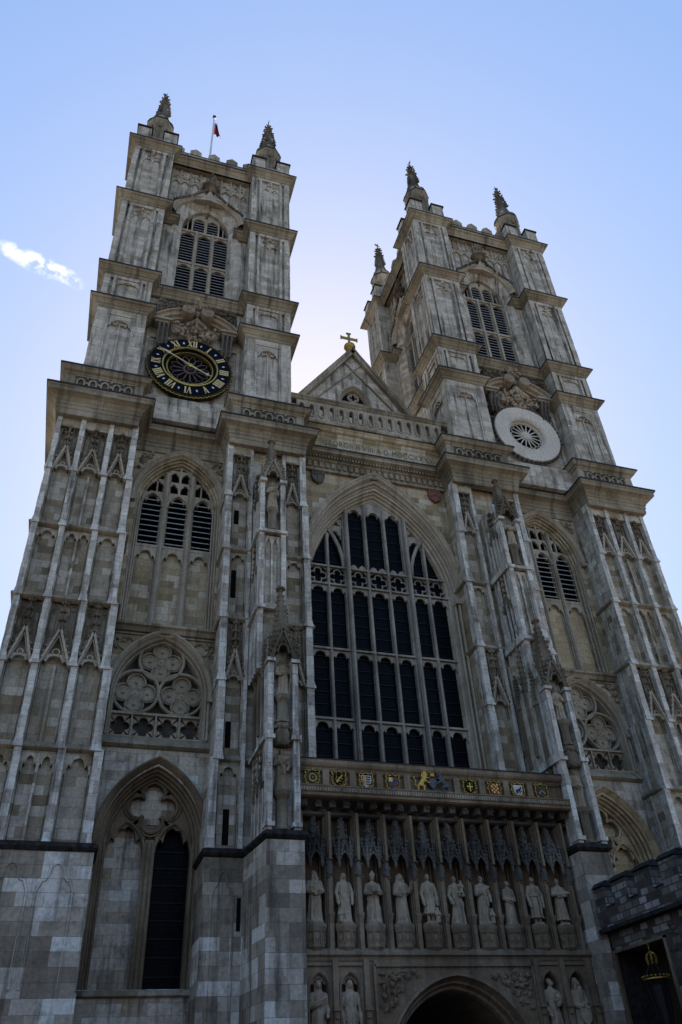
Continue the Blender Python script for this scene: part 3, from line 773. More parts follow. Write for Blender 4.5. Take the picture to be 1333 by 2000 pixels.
def main_cornice(s):
    T = side(s)
    m = MB(T)
    path = [(1.0*0+4.3, 1.87), (4.3, .62), (8.33, .62), (8.33, 2.34), (12.98, 2.34), (12.98, .62), (16.9, .62), (16.9, 8)]
    pr = [(-.4,29.68),(.0,29.68),(.03,29.78),(.03,30.0),(.07,30.03),(.07,30.22),(.12,30.26),(.12,30.4),(.2,30.5),(.26,30.62),(.42,30.7),(.56,30.74),(.56,30.93),(.61,30.98),(.64,31.06),(.64,31.1),(-.4,31.16)]
    m.sweep(path, pr); c = m.build('main_cornice', 'cornice', A)
    m = MB(T); m.sweep(path, cap_pr(31.1, .64)); m.build('lead_capping', 'lead', c)
    # parapet above
    m = MB(T)
    p2 = [(4.28, 1.9), (4.28, .78), (8.26, .78), (8.26, 2.62), (12.98, 2.62), (12.98, .78), (16.84, .78), (16.84, 8)]
    pr2 = [(-.5,31.15),(.06,31.15),(.06,31.35),(0,31.42),(0,32.62),(.05,32.66),(.1,32.74),(.22,32.8),(.3,32.92),(.36,32.98),(.36,33.06),(-.5,33.12)]
    m.sweep(p2, pr2); par = m.build('parapet', 'cornice', A)
    m = MB(T); m.sweep(p2, cap_pr(33.06, .36)); m.build('lead_capping', 'lead', par)
    for a, b2, y, n in ((4.28, 8.26, .78, 5), (8.3, 12.94, 2.62, 7), (12.98, 16.84, .78, 5)):
        m = MB(T); dk = MB(T)
        c = (a+b2)/2; wd = (b2-a)-(.9 if n == 5 else .5); u0 = c-wd/2; st = wd/n
        dk.box(u0, u0+wd, y-.004, y+.02, 31.55, 32.55)
        m.box(u0-.06, u0+wd+.06, y-.05, y, 32.52, 32.6); m.box(u0-.06, u0+wd+.06, y-.05, y, 31.5, 31.58)
        for i in range(n):
            x = u0+st*(i+.5)
            p = arch(x, st*.36, 32.1, st*.42, 31.58, 0, 6)
            m.loft([[(q, y-.12, z) for q, z in p], [(q, y-.12, z) for q, z in arch(x, st*.36, 32.1, st*.42, 31.58, st*.13, 6)], [(q, y+.0, z) for q, z in arch(x, st*.36, 32.1, st*.42, 31.58, st*.13, 6)]])
            m.loft([[(q, y-.12, z) for q, z in p], [(q, y+.0, z) for q, z in p]])
            if i: m.box(u0+st*i-.07, u0+st*i+.07, y-.1, y, 32.0, 32.14); m.box(u0+st*i-.05, u0+st*i+.05, y-.1, y, 31.58, 31.75); m.box(u0+st*i-.05, u0+st*i+.05, y-.1, y, 32.36, 32.52)
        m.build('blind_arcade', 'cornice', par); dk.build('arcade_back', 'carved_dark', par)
    # flat behind the parapet
    m = MB(T); m.box(4.4, 16.6, 1.4, 11.8, 31.2, 32.9); m.build('tower_base', 'ashlar_tower', A)
for s in (-1, 1): main_cornice(s)

TC = (10.58, 6.45)
def upper_tower(s):
    base = side(s) @ Matrix.Translation((TC[0], TC[1], 0))
    T4 = [base @ Matrix.Rotation(k*pi/2, 4, 'Z') for k in range(4)]
    core = MB(base)
    core.box(-3.5, 3.5, -3.5, 3.5, 32.9, 57.2)
    for k in range(4):
        core.T = T4[k]
        arch_wall(core, -2.9, 2.9, 42.0, 57.3, 0, 2.15, 51.3, 1.75, 42.4, -4.55, 0, 12)
        core.box(-2.9, 2.9, -4.55, -3.4, 32.9, 42.0)
        core.box(2.2, 2.95, -4.5, -3.4, 42.0, 57.3); core.box(-2.95, -2.2, -4.5, -3.4, 42.0, 57.3)
        core.box(-2.3, 2.3, -4.5, -3.4, 53.2, 57.3)
        for q in (-1, 1): core.box(q*2.62-.1, q*2.62+.1, -4.68, -4.54, 42.3, 49.4); core.box(q*2.62-.1, q*2.62+.1, -4.66, -4.54, 33.1, 38.4)
    tw = core.build('tower', 'ashlar_tower', A)
    # corner shafts
    for k in range(4):
        b = MB(T4[k]); x0, x1 = 2.85, 5.6
        b.box(x0+.16, x1-.16, -(x1-.16), -(x0+.16), 32.9, 57.3)
        fr = MB(T4[k])
        def shaft_face(R, x1):
            fr.T = T4[k] @ R; b2 = -5.6; xe = x1; x1 = 5.6
            for z0, z1, kind in ((33.1, 38.45, 0), (39.2, 41.6, 1), (42.4, 49.5, 1), (50.3, 56.7, 1)):
                if kind == 0:
                    for a, c, d in ((x0, x0+.6, 0), (x1-.6, xe, 0), (x0+.6, x0+.72, .03), (x1-.72, x1-.6, .03)): fr.blocks(a, c, b2+d, b2+.3, z0, z1, .6)
                    fr.box(x0+.6, x1-.6, b2, b2+.3, z1-.4, z1); fr.box(x0+.72, x1-.72, b2+.05, b2+.3, z1-.52, z1-.4)
                    cusp_head(fr, x0+.74, x1-.74, z1-1.35, .5, z1-.5, b2+.06, b2+.2, .3)
                    cx = (x0+x1)/2
                    fr.tube([(x, b2+.03, z) for x, z in arch(cx, .52, z1-1.3, .42, z1-1.3, 0, 6)], .05, 5)
                    for i in range(9): fr.blob((cx-.4+.1*i, b2+.06, z1-.95-.25*abs(sin(i*1.2))), .08, .3)
                    fr.box(cx-.04, cx+.04, b2+.08, b2+.2, z0, z1-1.2)
                else:
                    ee = .38
                    for a, c, d in ((x0, x0+ee, 0), (x1-ee, xe, 0), (x0+ee+.16, x0+ee+.33, .01), (x1-ee-.33, x1-ee-.16, .01)): fr.blocks(a, c, b2+d, b2+.3, z0, z1, .6)
                    fr.box(x0+ee, x1-ee, b2+.002, b2+.3, z1-.22, z1)
                    pa, pc = x0+ee+.33, x1-ee-.33; cx = (pa+pc)/2
                    fr.box(pa, pa+.06, b2+.08, b2+.3, z0, z1-.2); fr.box(pc-.06, pc, b2+.08, b2+.3, z0, z1-.2)
                    if z1-z0 > 4:
                        for a, c in ((pa+.06, cx), (cx, pc-.06)): cusp_head(fr, a, c, z1-1.55, .5, z1-.95, b2+.1, b2+.25, .25)
                        for i in range(14): fr.blob((cx+random.uniform(-.4, .4), b2+.1, z1-random.uniform(.5, 1.25)), (.1, .07, .09), .35)
                        fr.blob((cx, b2+.05, z1-.42), (.13, .12, .13), .2)
                        fr.box(cx-.035, cx+.035, b2+.12, b2+.25, z0, z1-1.1)
                    else:
                        cusp_head(fr, pa+.06, pc-.06, z1-.75, .35, z1-.2, b2+.08, b2+.25, .25)
                        for i in range(6): fr.blob((cx-.4+.16*i, b2+.1, z1-.5), (.08, .06, .09), .3)
            for z0, z1 in ((38.45, 39.2), (41.6, 42.4), (49.5, 50.3), (56.7, 57.3)): fr.box(x0, xe, b2-.003, b2+.3, z0, z1)
        shaft_face(Matrix.Identity(4), 5.6)
        # neighbouring face of the same corner: mirror across the diagonal
        D = Matrix(((0,-1,0,0),(-1,0,0,0),(0,0,1,0),(0,0,0,1)))
        shaft_face(D, 5.298)
        for u in (x0,):     # inner returns
            fr.T = T4[k]; fr.box(x0+.004, x0+.2, -5.31, -4.4, 33, 57.28); fr.box(4.4, 5.31, -(x0+.2), -x0-.004, 33, 57.28)
        sh = b.build('corner_shaft', 'ashlar_tower', A); fr.build('panel_frame', 'ashlar_tower', sh)
    # cornices
    def closed(rec):
        pts = []
        for k in range(4):
            R = Matrix.Rotation(k*pi/2, 2)
            for p in ((-2.85, -5.6), (-2.85, -rec), (2.85, -rec), (2.85, -5.6), (5.6, -5.6)): pts.append(tuple(R @ Vector(p)))
        return pts
    for z, o, h, rec in ((57.36, .44, .62, 5.0), (42.26, .42, .62, 4.72)):
        m = MB(base); m.sweep(closed(rec), cornice_pr(z, o, h), True); c = m.build('cornice', 'cornice', A)
        m = MB(base); m.sweep(closed(rec), cap_pr(z, o), True); m.build('lead_capping', 'lead', c)
    for z, o, h, L in ((50.18, .44, .62, 1), (39.12, .44, .6, 0)):
        for k in range(4):
            m = MB(T4[k]); lc = MB(T4[k])
            p = [(2.85, -4.5), (2.85, -5.6), (5.6, -5.6), (5.6, -2.85), (4.5, -2.85)]
            if L: p = [(2.3, -3.5), (2.3, -4.68)]+[(2.85, -4.68)]+p[1:-1]+[(4.68, -2.85), (4.68, -2.3), (3.5, -2.3)]
            m.sweep(p, cornice_pr(z, o, h)) if not L else m.sweep_raw(p, cornice_pr(z, o, h))
            lc.sweep(p, cap_pr(z, o)) if not L else lc.sweep_raw(p, cap_pr(z, o))
            c = m.build('cornice', 'cornice', A); lc.build('lead_capping', 'lead', c)
    # belfry windows
    for k in (0, 1, 3):
        T = T4[k]; Y = -3.95
        w = MB(T)
        a0 = arch(0, 2.15, 51.3, 1.75, 42.4, 0, 12); a1 = arch(0, 1.66, 50.45, 2.4, 42.4, 0, 12)
        w.loft([[(x, -4.56, z) for x, z in a0], [(x, -4.2, z) for x, z in a1], [(x, -4.2, z) for x, z in arch(0, 1.66, 50.45, 2.4, 42.4, .06, 12)], [(x, Y+.3, z) for x, z in arch(0, 1.66, 50.45, 2.4, 42.4, .1, 12)]])
        f = w.build('belfry_window', 'ashlar_tower', A)
        h = MB(T)
        arch_mould(h, 0, 2.5, 51.25, 2.05, 51.2, [(-.02,-4.55),(-.02,-4.86),(.08,-4.95),(.18,-4.92),(.26,-4.8),(.36,-4.7),(.4,-4.54)], 12)
        h.prism([(-.95, 53.0), (-.5, 53.35), (-.22, 53.9), (0, 54.5), (.22, 53.9), (.5, 53.35), (.95, 53.0), (0, 53.25)], -4.9, -4.5)
        h.build('hood_mould', 'tracery', f)
        for q in (-1, 1):
            h = MB(T)
            crockets(h, (q*2.4, -4.95, 52.2), (q*1.3, -4.95, 53.25), 8, .12); crockets(h, (q*1.15, -4.95, 53.3), (q*.15, -4.95, 54.5), 8, .12)
            h.build('crockets', 'carved_dark', f)
        t = MB(T)
        for q in (-1, 1):
            x = q*.55; t.box(x-.08, x+.08, Y-.15, Y+.2, 42.4, 50.4); t.box(x-.14, x+.14, Y, Y+.18, 42.4, 50.4)
        LI = ((-1.56, -.69), (-.41, .41), (.69, 1.56))
        t.box(-1.62, 1.62, Y-.1, Y+.2, 50.22, 50.42); t.box(-1.62, 1.62, Y-.1, Y+.2, 46.6, 46.78)
        for a, c in LI:
            cusp_head(t, a-.04, c+.04, 46.1, .42, 46.65, Y-.02, Y+.16, .18); cusp_head(t, a-.04, c+.04, 49.75, .42, 50.3, Y-.02, Y+.16, .18)
        t.box(-.09, .09, Y-.08, Y+.2, 50.4, 52.2)
        for q in (-1, 1):
            cusp_head(t, min(q*.08, q*.86), max(q*.08, q*.86), 51.55, .45, 52.6, Y-.04, Y+.16, .1)
            t.tube([(x, Y-.06, z) for x, z in arch(q*.47, .42, 51.5, .5, 50.4, 0, 6)], .055, 5)
            t.box(q*.9-.06, q*.9+.06, Y-.06, Y+.16, 50.4, 52.0)
            t.tube([(q*1.22, Y-.05, 50.4), (q*1.22, Y-.05, 51.3)], .04, 5)
        t.build('tracery', 'white_stone' if 0 else 'tracery', f)
        lvs = MBs(T); nes = MBs(T)
        def slats(a, c, z0, z1):
            lv = lvs.new(); ne = nes.new(); n = int((z1-z0)/.3)
            for i in range(n):
                z = z0+i*.3
                lv.hexa([(a,Y+.03,z),(c,Y+.03,z),(c,Y+.29,z+.17),(a,Y+.29,z+.17),(a,Y+.03,z+.045),(c,Y+.03,z+.045),(c,Y+.29,z+.21),(a,Y+.29,z+.21)])
                ne.box(a, c, Y, Y+.029, z+.005, z+.045)
        for a, c in LI: slats(a, c, 42.5, 46.5); slats(a, c, 46.9, 50.15)
        slats(-.86, -.08, 50.5, 52.0); slats(.08, .86, 50.5, 52.0)
        lvs.build('louvres', 'slat', f); nes.build('louvre_edges', 'louvre', f)
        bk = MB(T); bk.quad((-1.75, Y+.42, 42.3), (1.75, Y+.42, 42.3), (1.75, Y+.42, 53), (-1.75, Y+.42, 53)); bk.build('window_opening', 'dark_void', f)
        # arcade above the hood
        ars = MBs(T)
        for q in (-1, 1):
            ar = ars.new()
            for u in (.75, 1.45, 2.15, 2.72):
                zb = 51.3+2.2*sqrt(max(0, 1-(u/2.55)**2)) if u > .9 else 54.0
                ar.box(q*u-.05, q*u+.05, -4.66, -4.54, zb+.1, 56.75)
            for a, c in ((.8, 1.4), (1.5, 2.1), (2.2, 2.68)):
                x0, x1 = min(q*a, q*c), max(q*a, q*c)
                cusp_head(ar, x0, x1, 54.85, .42, 55.5, -4.65, -4.54, .2)
                for i in range(7): ar.blob((x0+(x1-x0)*random.random(), -4.62, random.uniform(55.5, 56.3)), (.09, .07, .12), .3)
                ar.blob(((x0+x1)/2, -4.66, 55.55), (.09, .1, .12), .2); ar.blob((q*(a-.05), -4.66, 54.85), (.09, .1, .1), .2)
        ars.build('blind_arcade', 'tracery', f)
        o = MB(T)   # carved crown above the ogee
        o.lathe(0, -4.75, [(.12, 54.3), (.42, 54.75), (.62, 54.85), (.62, 55.05), (.4, 55.1)], 10)
        foliage(o, -.5, .5, 55.1, 56.6, -4.75, 26, .14, .25, lambda x, z: abs(x) < .55-.28*(z-55.1))
        for q in (-.3, 0, .3): o.tube([(q, -4.85, 55.3), (q*1.2, -4.9, 56.5+.4*(q == 0))], .06, 5, False, .03)
        o.build('carved_finial', 'carved', f)
    # top parapet
    for k in range(4):
        m = MB(T4[k]); m.box(-2.9, 2.9, -5.05, -4.6, 57.4, 58.3); m.box(-2.88, 2.88, -5.04, -4.5, 56.74, 57.38)
        m.box(-2.9, 2.9, -5.12, -4.55, 58.12, 58.3)
        for x in (-1.35, 0, 1.35, -2.6, 2.6):
            m.prism([(x-.42, 58.3), (x+.42, 58.3), (x+.42, 59.0), (x, 59.35), (x-.42, 59.0)], -5.06, -4.6)
        pp = m.build('parapet', 'cornice', A)
        m = MB(T4[k])
        for i in range(7):
            x = -2.4+i*.8; m.ring(x, 57.76, -5.07, .24, .05, 12, 5); m.tube([(a, -5.07, c) for a, c in quatrefoil(x, 57.76, .2, 4)], .03, 4, True)
        m.build('quatrefoil_band', 'tracery', pp)
        m = MB(T4[k]); m.box(-2.9, 2.9, -5.16, -4.52, 58.3, 58.335); m.build('lead_capping', 'lead', pp)
    # pinnacles
    for k in range(4):
        T = T4[k] @ Matrix.Translation((4.22, -4.22, 0))
        m = MB(T); m.box(-1.25, 1.25, -1.25, 1.25, 57.4, 58.7)
        m.lathe(0, 0, [(1.1, 58.6), (1.06, 58.8), (.88, 58.9), (.88, 61.9), (.94, 62.05), (1.04, 62.3), (1.04, 62.4)], 8, pi/8)
        for i in range(8):
            a = i*pi/4; m.blob((.86*cos(a), .86*sin(a), 61.45), (.16, .16, .3), .1); m.tube([(.9*cos(a+pi/8), .9*sin(a+pi/8), 58.9), (.9*cos(a+pi/8), .9*sin(a+pi/8), 61.9)], .08, 5)
        pin = m.build('pinnacle', 'cornice', A)
        ms = MBs(T); dk = MB(T)
        for i in range(4):
            m = ms.new(); cx, cy = (1 if i in (0, 3) else -1)*.93, (1 if i < 2 else -1)*.93
            m.box(cx-.47, cx+.47, cy-.47, cy+.47, 57.42, 59.5)
            for q in (-1, 1):
                m.tube([(cx+dx, cy+q*.475, z) for dx, z in arch(0, .2, 58.75, .2, 58.0, 0, 5)], .03, 4)
            dk.box(cx-.56, cx+.56, cy-.56, cy+.56, 59.5, 59.64); dk.lathe(cx, cy, [(.66, 59.64), (.2, 60.0), (.02, 60.05)], 4, pi/4)
            for j in range(4): dk.blob((cx+.4*cos(j*pi/2+pi/4), cy+.4*sin(j*pi/2+pi/4), 59.8), .1, .3)
        ms.build('pedestal_block', 'ashlar_tower', pin)
        dk.lathe(0, 0, [(1.08, 62.38), (1.08, 62.5), (.9, 62.75)], 8, pi/8)
        dk.build('lead_capping', 'soot_shade_stone', pin)
        m = MB(T); m.lathe(0, 0, [(1.0, 62.48), (.94, 62.85), (.78, 63.2), (.58, 63.55), (.46, 63.95), (.44, 64.1)], 8, pi/8); m.build('dome', 'cornice', pin)
        m = MB(T)
        m.lathe(0, 0, [(.5, 64.05), (.52, 64.2), (.46, 64.3), (.31, 65.6), (.23, 66.3), (.38, 66.42), (.36, 66.52), (.17, 66.62), (.11, 67.15), (.26, 67.3), (.18, 67.5), (.06, 67.75)], 8, pi/8)
        for i in range(8):
            a = pi/8+i*pi/4
            if i % 2 == 0:
                for j in range(5):
                    t = (j+.4)/5; r = .44*(1-t)+.22*t; m.blob(((r+.13)*cos(a), (r+.13)*sin(a), 64.35+t*2.0), (.17-.05*t, .17-.05*t, .12), .25)
            m.blob((.3*cos(a), .3*sin(a), 67.3), .09, .3); m.blob((.42*cos(a), .42*sin(a), 66.47), .09, .3)
            m.tube([(.98*cos(a), .98*sin(a), 62.5), (.92*cos(a), .92*sin(a), 62.88), (.76*cos(a), .76*sin(a), 63.22), (.56*cos(a), .56*sin(a), 63.58), (.45*cos(a), .45*sin(a), 64.0)], .07, 5)
        m.build('spire', 'carved_dark', pin)
        m = MB(T); m.tube([(0, 0, 67.6), (0, 0, 68.45)], .035, 5); m.box(-.22, .22, -.02, .02, 68.05, 68.09); m.prism([(.05, 68.15), (.3, 68.2), (.26, 68.36), (.05, 68.3)], -.015, .015); m.box(-.02, .02, -.2, .2, 67.98, 68.02)
        m.build('weathervane', 'iron', pin)
    # broken pediment above the round opening
    T = T4[0]; Y0 = -4.55
    m = MB(T); zc, R = 37.15, 3.2
    for q in (-1, 1):
        th0, th1 = atan2(40.3-zc, .5), atan2(39.25-zc, 2.4)
        cs = []
        for r, y in ((R-.42, Y0), (R-.42, Y0-.35), (R-.3, Y0-.4), (R-.26, Y0-.6), (R-.1, Y0-.66), (R-.06, Y0-.82), (R, Y0-.85), (R+.02, Y0)):
            cs.append([(q*r*cos(th0+(th1-th0)*i/10), y, zc+r*sin(th0+(th1-th0)*i/10)) for i in range(11)])
        m.loft(cs); m.face([c[0] for c in cs]); m.face([c[-1] for c in cs])
        m.annulus(q*.56, 40.1, [(.38, Y0), (.38, Y0-.95), (.31, Y0-1.02), (.26, Y0-.95), (.18, Y0-1.0), (.14, Y0-.95), (.08, Y0-1.04), (.001, Y0-1.07)], 16)
        m.box(q*1.98-.55, q*1.98+.55, Y0-.75, Y0, 39.0, 39.14); m.box(q*1.95-.42, q*1.95+.42, Y0-.6, Y0, 38.86, 39.0)
    m.box(-2.7, 2.7, Y0-.12, Y0, 37.95, 38.2)
    ped = m.build('pediment', 'tracery', A)
    ms = MBs(T)
    for q in (-1, 1):
        m = ms.new(); x = q*1.85
        m.prism([(x-.26, 37.2), (x+.26, 37.2), (x+.26, 38.86), (x-.26, 38.86)], Y0-.4, Y0)
        pts = [(Y0-.45, 38.8), (Y0-.7, 38.7), (Y0-.74, 38.4), (Y0-.55, 38.1), (Y0-.42, 37.7), (Y0-.55, 37.45), (Y0-.4, 37.2)]
        for e in (-.25, 0, .25): m.tube([(x+e, y, z) for y, z in pts], .07, 5)
        for i in range(8): m.blob((x+random.uniform(-.15, .15), Y0-.35, 37.1+i*.2), .11, .3)
    ms.build('console', 'carved_dark', ped)
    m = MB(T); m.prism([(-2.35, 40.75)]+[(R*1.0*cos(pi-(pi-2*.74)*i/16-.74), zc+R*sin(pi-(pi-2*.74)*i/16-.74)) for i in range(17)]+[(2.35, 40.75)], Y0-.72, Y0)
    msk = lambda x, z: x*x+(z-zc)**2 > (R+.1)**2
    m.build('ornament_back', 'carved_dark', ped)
    m = MB(T)
    ms = MBs(T)
    for q in (-1, 1): foliage(ms.new(), q*.75, q*2.3, 39.35, 40.75, Y0-.76, 46, .085, .06, msk)
    ms.build('leaf_carving', 'carved', ped)
    m = MB(T)
    m.blob((0, Y0-.55, 38.75), (.36, .3, .42), .06); m.blob((0, Y0-.84, 38.72), (.07, .12, .12), .1)      # carved mask
    for q in (-1, 1):
        m.blob((q*.13, Y0-.8, 38.86), (.09, .07, .05), .1); m.blob((q*.17, Y0-.78, 38.62), (.12, .1, .12), .1)
        foliage(m, q*.3, q*1.35, 38.2, 39.15, Y0-.3, 34, .13, .3)
        foliage(m, 0, q*.45, 40.3, 41.5, Y0-.5, 16, .13, .3)
        for i in range(4): m.blob((q*(.15+.12*i), Y0-.62, 39.05+.12*(3-i)), (.13, .12, .2), .2)
        m.blob((q*.62, Y0-.4, 41.35), .2, .2)
    m.blob((0, Y0-.5, 39.5), (.3, .25, .45), .1); m.blob((0, Y0-.5, 40.3), (.28, .25, .4), .1); m.blob((0, Y0-.5, 41.3), (.34, .28, .3), .12); m.blob((0, Y0-.4, 41.75), .17, .2)
    foliage(m, -.4, .4, 37.9, 38.4, Y0-.3, 16, .12, .2)
    m.build('carved_mask', 'statue', ped)
    return tw

def sweep_raw(self, path, prof):
    self.noflip = True; self.sweep(path, prof); self.noflip = False
MB.sweep_raw = sweep_raw; MB.noflip = False
for s in (-1, 1): upper_tower(s)

# round opening on the right tower: pale stone ring with a wheel of tracery
T = side(1) @ Matrix.Translation((10.68, 1.6, 35.65))
m = MB(T)
m.annulus(0, 0, [(2.3, .4), (2.3, -.1), (2.26, -.14), (1.42, -.14), (1.36, -.1), (1.3, -.12), (1.22, -.02), (1.2, .12), (1.12, .14), (1.1, .3)], 56)
ro = m.build('round_window', 'white_stone', A)
m = MB(T)
for i in range(46):
    a = 2*pi*i/46; m.blob((2.36*cos(a), -.02, 2.36*sin(a)), (.12, .16, .12), .2)
m.build('carved_rim', 'carved_dark', ro)
m = MB(T)
for i in range(16):
    a = 2*pi*i/16; d = (cos(a), sin(a)); e = (-sin(a), cos(a))
    P = lambda r, t: (d[0]*r+e[0]*t, .13, d[1]*r+e[1]*t)
    m.tube([P(.3, .03), P(.6, .1), P(.88, .17), P(1.0, .12), P(1.06, 0), P(1.0, -.12), P(.88, -.17), P(.6, -.1), P(.3, -.03)], .028, 5)
m.annulus(0, 0, [(.32, .2), (.3, .06), (.2, .04), (.18, 0), (.001, -.05)], 16)
m.build('wheel_tracery', 'white_stone', ro)
m = MB(T); m.disc(0, 0, 1.15, .27, .3, 32); m.build('window_opening', 'dark_void', ro)

# ------------------------------------------------------------------ central bay
m = MB()
m.box(-4.5, 4.5, 3.5, 40, 6.6, 33); m.box(-4.5, -2.6, 3.5, 40, 0, 6.6); m.box(2.6, 4.5, 3.5, 40, 0, 6.6)
nave = m.build('nave', 'ashlar', A)
GY = 3.6
m = MB(); m.prism([(-5.2, 34.6), (5.2, 34.6), (-.04, 42.1)], GY+.35, 40); m.build('nave_roof', 'roof_lead', nave)
m = MB(); CW = 3.72
arch_wall(m, -4.3, 4.3, 12.0, 31.2, 0, 4.2, 22.6, 6.66, 13.6, 2.0, 0, 18)
m.build('bay_wall', 'ashlar_warm', A)
# great window
m = MB()
arch_mould(m, 0, 4.2, 22.6, 6.66, 13.7, [(0,2.0),(.05,2.0),(.07,2.12),(.17,2.14),(.2,2.26),(.3,2.28),(.34,2.42),(.43,2.45),(.5,2.7)], 18)
arch_mould(m, 0, 4.55, 22.7, 7.6, 22.4, [(-.02,2.0),(-.02,1.72),(.08,1.66),(.16,1.74),(.24,1.76),(.3,1.9),(.36,2.0)], 18)
arch_mould(m, 0, 4.36, 22.65, 7.1, 22.4, [(-.02,2.0),(-.02,1.86),(.05,1.82),(.12,1.88),(.14,2.0)], 18)
arch_mould(m, 0, 4.26, 22.62, 6.85, 22.4, [(-.02,2.0),(-.01,1.93),(.05,1.9),(.1,2.0)], 18)
gw = m.build('great_window', 'tracery', A)
GX, GZ = 3.72, 22.7
tr = MB(); YG = 2.42
for x in (-1.67, 1.67):
    tr.box(x-.1, x+.1, YG-.2, YG+.35, 13.7, 27.7); tr.box(x-.17, x+.17, YG+.04, YG+.35, 13.7, 27.6); tr.tube([(x, YG-.22, 13.7), (x, YG-.22, 27.7)], .075, 8)
def gtop(x): # soffit height of the window head at x
    R = (6.66**2+4.2**2)/(8.4); r = R-.5; return 22.6+sqrt(max(0, r*r-(abs(x)-4.2+R)**2))
for x in (-2.72, -.55, .55, 2.72):
    tr.box(x-.07, x+.07, YG, YG+.35, 13.7, gtop(x)); tr.tube([(x, YG-.01, 13.7), (x, YG-.01, gtop(x)-.05)], .05, 6)
bays = [(-3.7, -2.8), (-2.64, -1.8), (-1.54, -.63), (-.47, .47), (.63, 1.54), (1.8, 2.64), (2.8, 3.7)]
for z in (15.85, 19.34, 22.95, 24.02):
    tr.box(-3.75, 3.75, YG-.04, YG+.3, z-.045, z+.045)
for a, c in bays:
    for z in (15.78, 19.27, 22.88): cusp_head(tr, a-.03, c+.03, z-.55, .5, z, YG+.08, YG+.2, .34, .0)
    tr.tube([(px, YG+.12, pz) for px, pz in quatrefoil((a+c)/2, 23.48, .45, 6)], .04, 5, True)
    for qx, qz in ((a, 23.0), (c, 23.0), (a, 23.97), (c, 23.97)): tr.prism([(qx, qz), (qx+(.17 if qx == a else -.17), qz), (qx, qz+(.17 if qz < 23.5 else -.17))], YG+.1, YG+.2)
    cx = (a+c)/2
    zt = gtop(max(abs(a), abs(c)))
    if abs(cx) < 1.3: cusp_head(tr, a-.03, c+.03, 27.45, .55, gtop(cx)+.3, YG+.06, YG+.26, .3); tr.loft([[(x, YG+.05, 24.1+.25*abs(sin((x-a)/(c-a)*2*pi))) for x in [a+(c-a)*i/8 for i in range(9)]], [(x, YG+.05, 24.05) for x in [a+(c-a)*i/8 for i in range(9)]]])
for q in (-1, 1):     # curved sub-arches of the side lights
    pts = [(q*1.87, 24.1), (q*1.92, 24.7), (q*2.08, 25.35), (q*2.35, 26.0), (q*2.72, 26.55)]
    tr.tube([(x, YG+.05, z) for x, z in pts], .1, 6)
    cusp_head(tr, min(q*1.9, q*2.62), max(q*1.9, q*2.62), 25.9, .5, 26.6 if 0 else 26.75, YG+.1, YG+.26, .25)
    cusp_head(tr, min(q*1.85, q*2.64), max(q*1.85, q*2.64), 26.6, .45, 27.2, YG+.1, YG+.26, .25)
foil_plate(tr, -.45, .45, 28.05, 28.85, 0, 28.45, .33, YG+.08, YG+.26)
for x in (-2.72-.5, 2.72+.5): tr.tube([(x, YG+.08, 24.05), (x, YG+.08, 24.06)], .05, 5)
tr.build('tracery', 'tracery_dark', gw)
m = MB(); m.quad((-4, YG+.28, 13.5), (4, YG+.28, 13.5), (4, YG+.28, 29.9), (-4, YG+.28, 29.9)); m.build('pane', 'glass', gw)
m = MB()
for i in range(24): m.box(-3.7, 3.7, YG+.2, YG+.225, 14.2+i*.6, 14.225+i*.6)
m.build('saddle_bars', 'iron', gw)
m = MB(); m.sweep([(-4.3, 2.0), (4.3, 2.0)], [(-.9,13.85),(-.4,13.8),(0,13.6),(.08,13.5),(-.1,13.4)]); m.build('sill', 'cornice', gw)
for q in (-1, 1):
    m = MB()
    for k, y in ((4.05, 1.85), (3.92, 2.05)): m.tube([(q*k, y, 13.6), (q*k, y, 22.5)], .07, 6)
    m.box(q*4.0-.16, q*4.0+.16, 1.7, 2.1, 22.3, 22.6)
    m.build('jamb_shaft', 'tracery', gw)
# entablature with inscription
path = [(-4.4, 1.87), (4.4, 1.87)]
m = MB()
m.sweep(path, [(-.1,29.85),(.08,29.85),(.08,29.95),(.12,30.0),(.05,30.02),(.05,30.42),(.2,30.5),(.2,30.58),(.24,30.6),(.24,30.72),(.44,30.78),(.56,30.82),(.56,30.96),(.63,31.02),(.63,31.09),(-.1,31.18)])
for i in range(25):
    x = -4.1+i*.34; m.box(x-.1, x+.1, 1.70, 1.83, 30.05, 30.4)
for i in range(48):
    x = -4.1+i*.175; m.box(x-.05, x+.05, 1.5, 1.7, 30.6, 30.75)
ent = m.build('main_cornice', 'cornice', A)
m = MB(); m.sweep(path, cap_pr(31.09, .63)); m.build('lead_capping', 'lead', ent)
m = MB(); m.sweep([(-4.3, 1.86), (4.3, 1.86)], [(-.3,31.15),(.04,31.15),(.04,31.5),(0,31.55),(0,32.55),(.05,32.6),(.12,32.75),(.24,32.82),(.3,32.95),(.36,33.0),(.36,33.08),(-.3,33.14)])
fz = m.build('frieze', 'ashlar_warm', A)
cu = bpy.data.curves.new('t', 'FONT'); cu.body = 'GEORGII II VIII A·D MDCCXXXV'; cu.size = .62; cu.extrude = .012; cu.align_x = 'CENTER'; cu.space_character = 1.12
to = bpy.data.objects.new('t', cu); COL.objects.link(to); bpy.context.view_layer.update()
me = bpy.data.meshes.new_from_object(to.evaluated_get(bpy.context.evaluated_depsgraph_get())); bpy.data.objects.remove(to)
xs = [v.co.x for v in me.vertices]; k = 6.75/(max(xs)-min(xs)); x0 = min(xs)
for v in me.vertices: v.co = Vector((-2.9+(v.co.x-x0)*k, 1.852-v.co.z, 31.9+v.co.y*.93))
me.name = 'inscription'; io = bpy.data.objects.new('inscription', me); COL.objects.link(io); me.materials.append(MAT['letter']); io.parent = fz
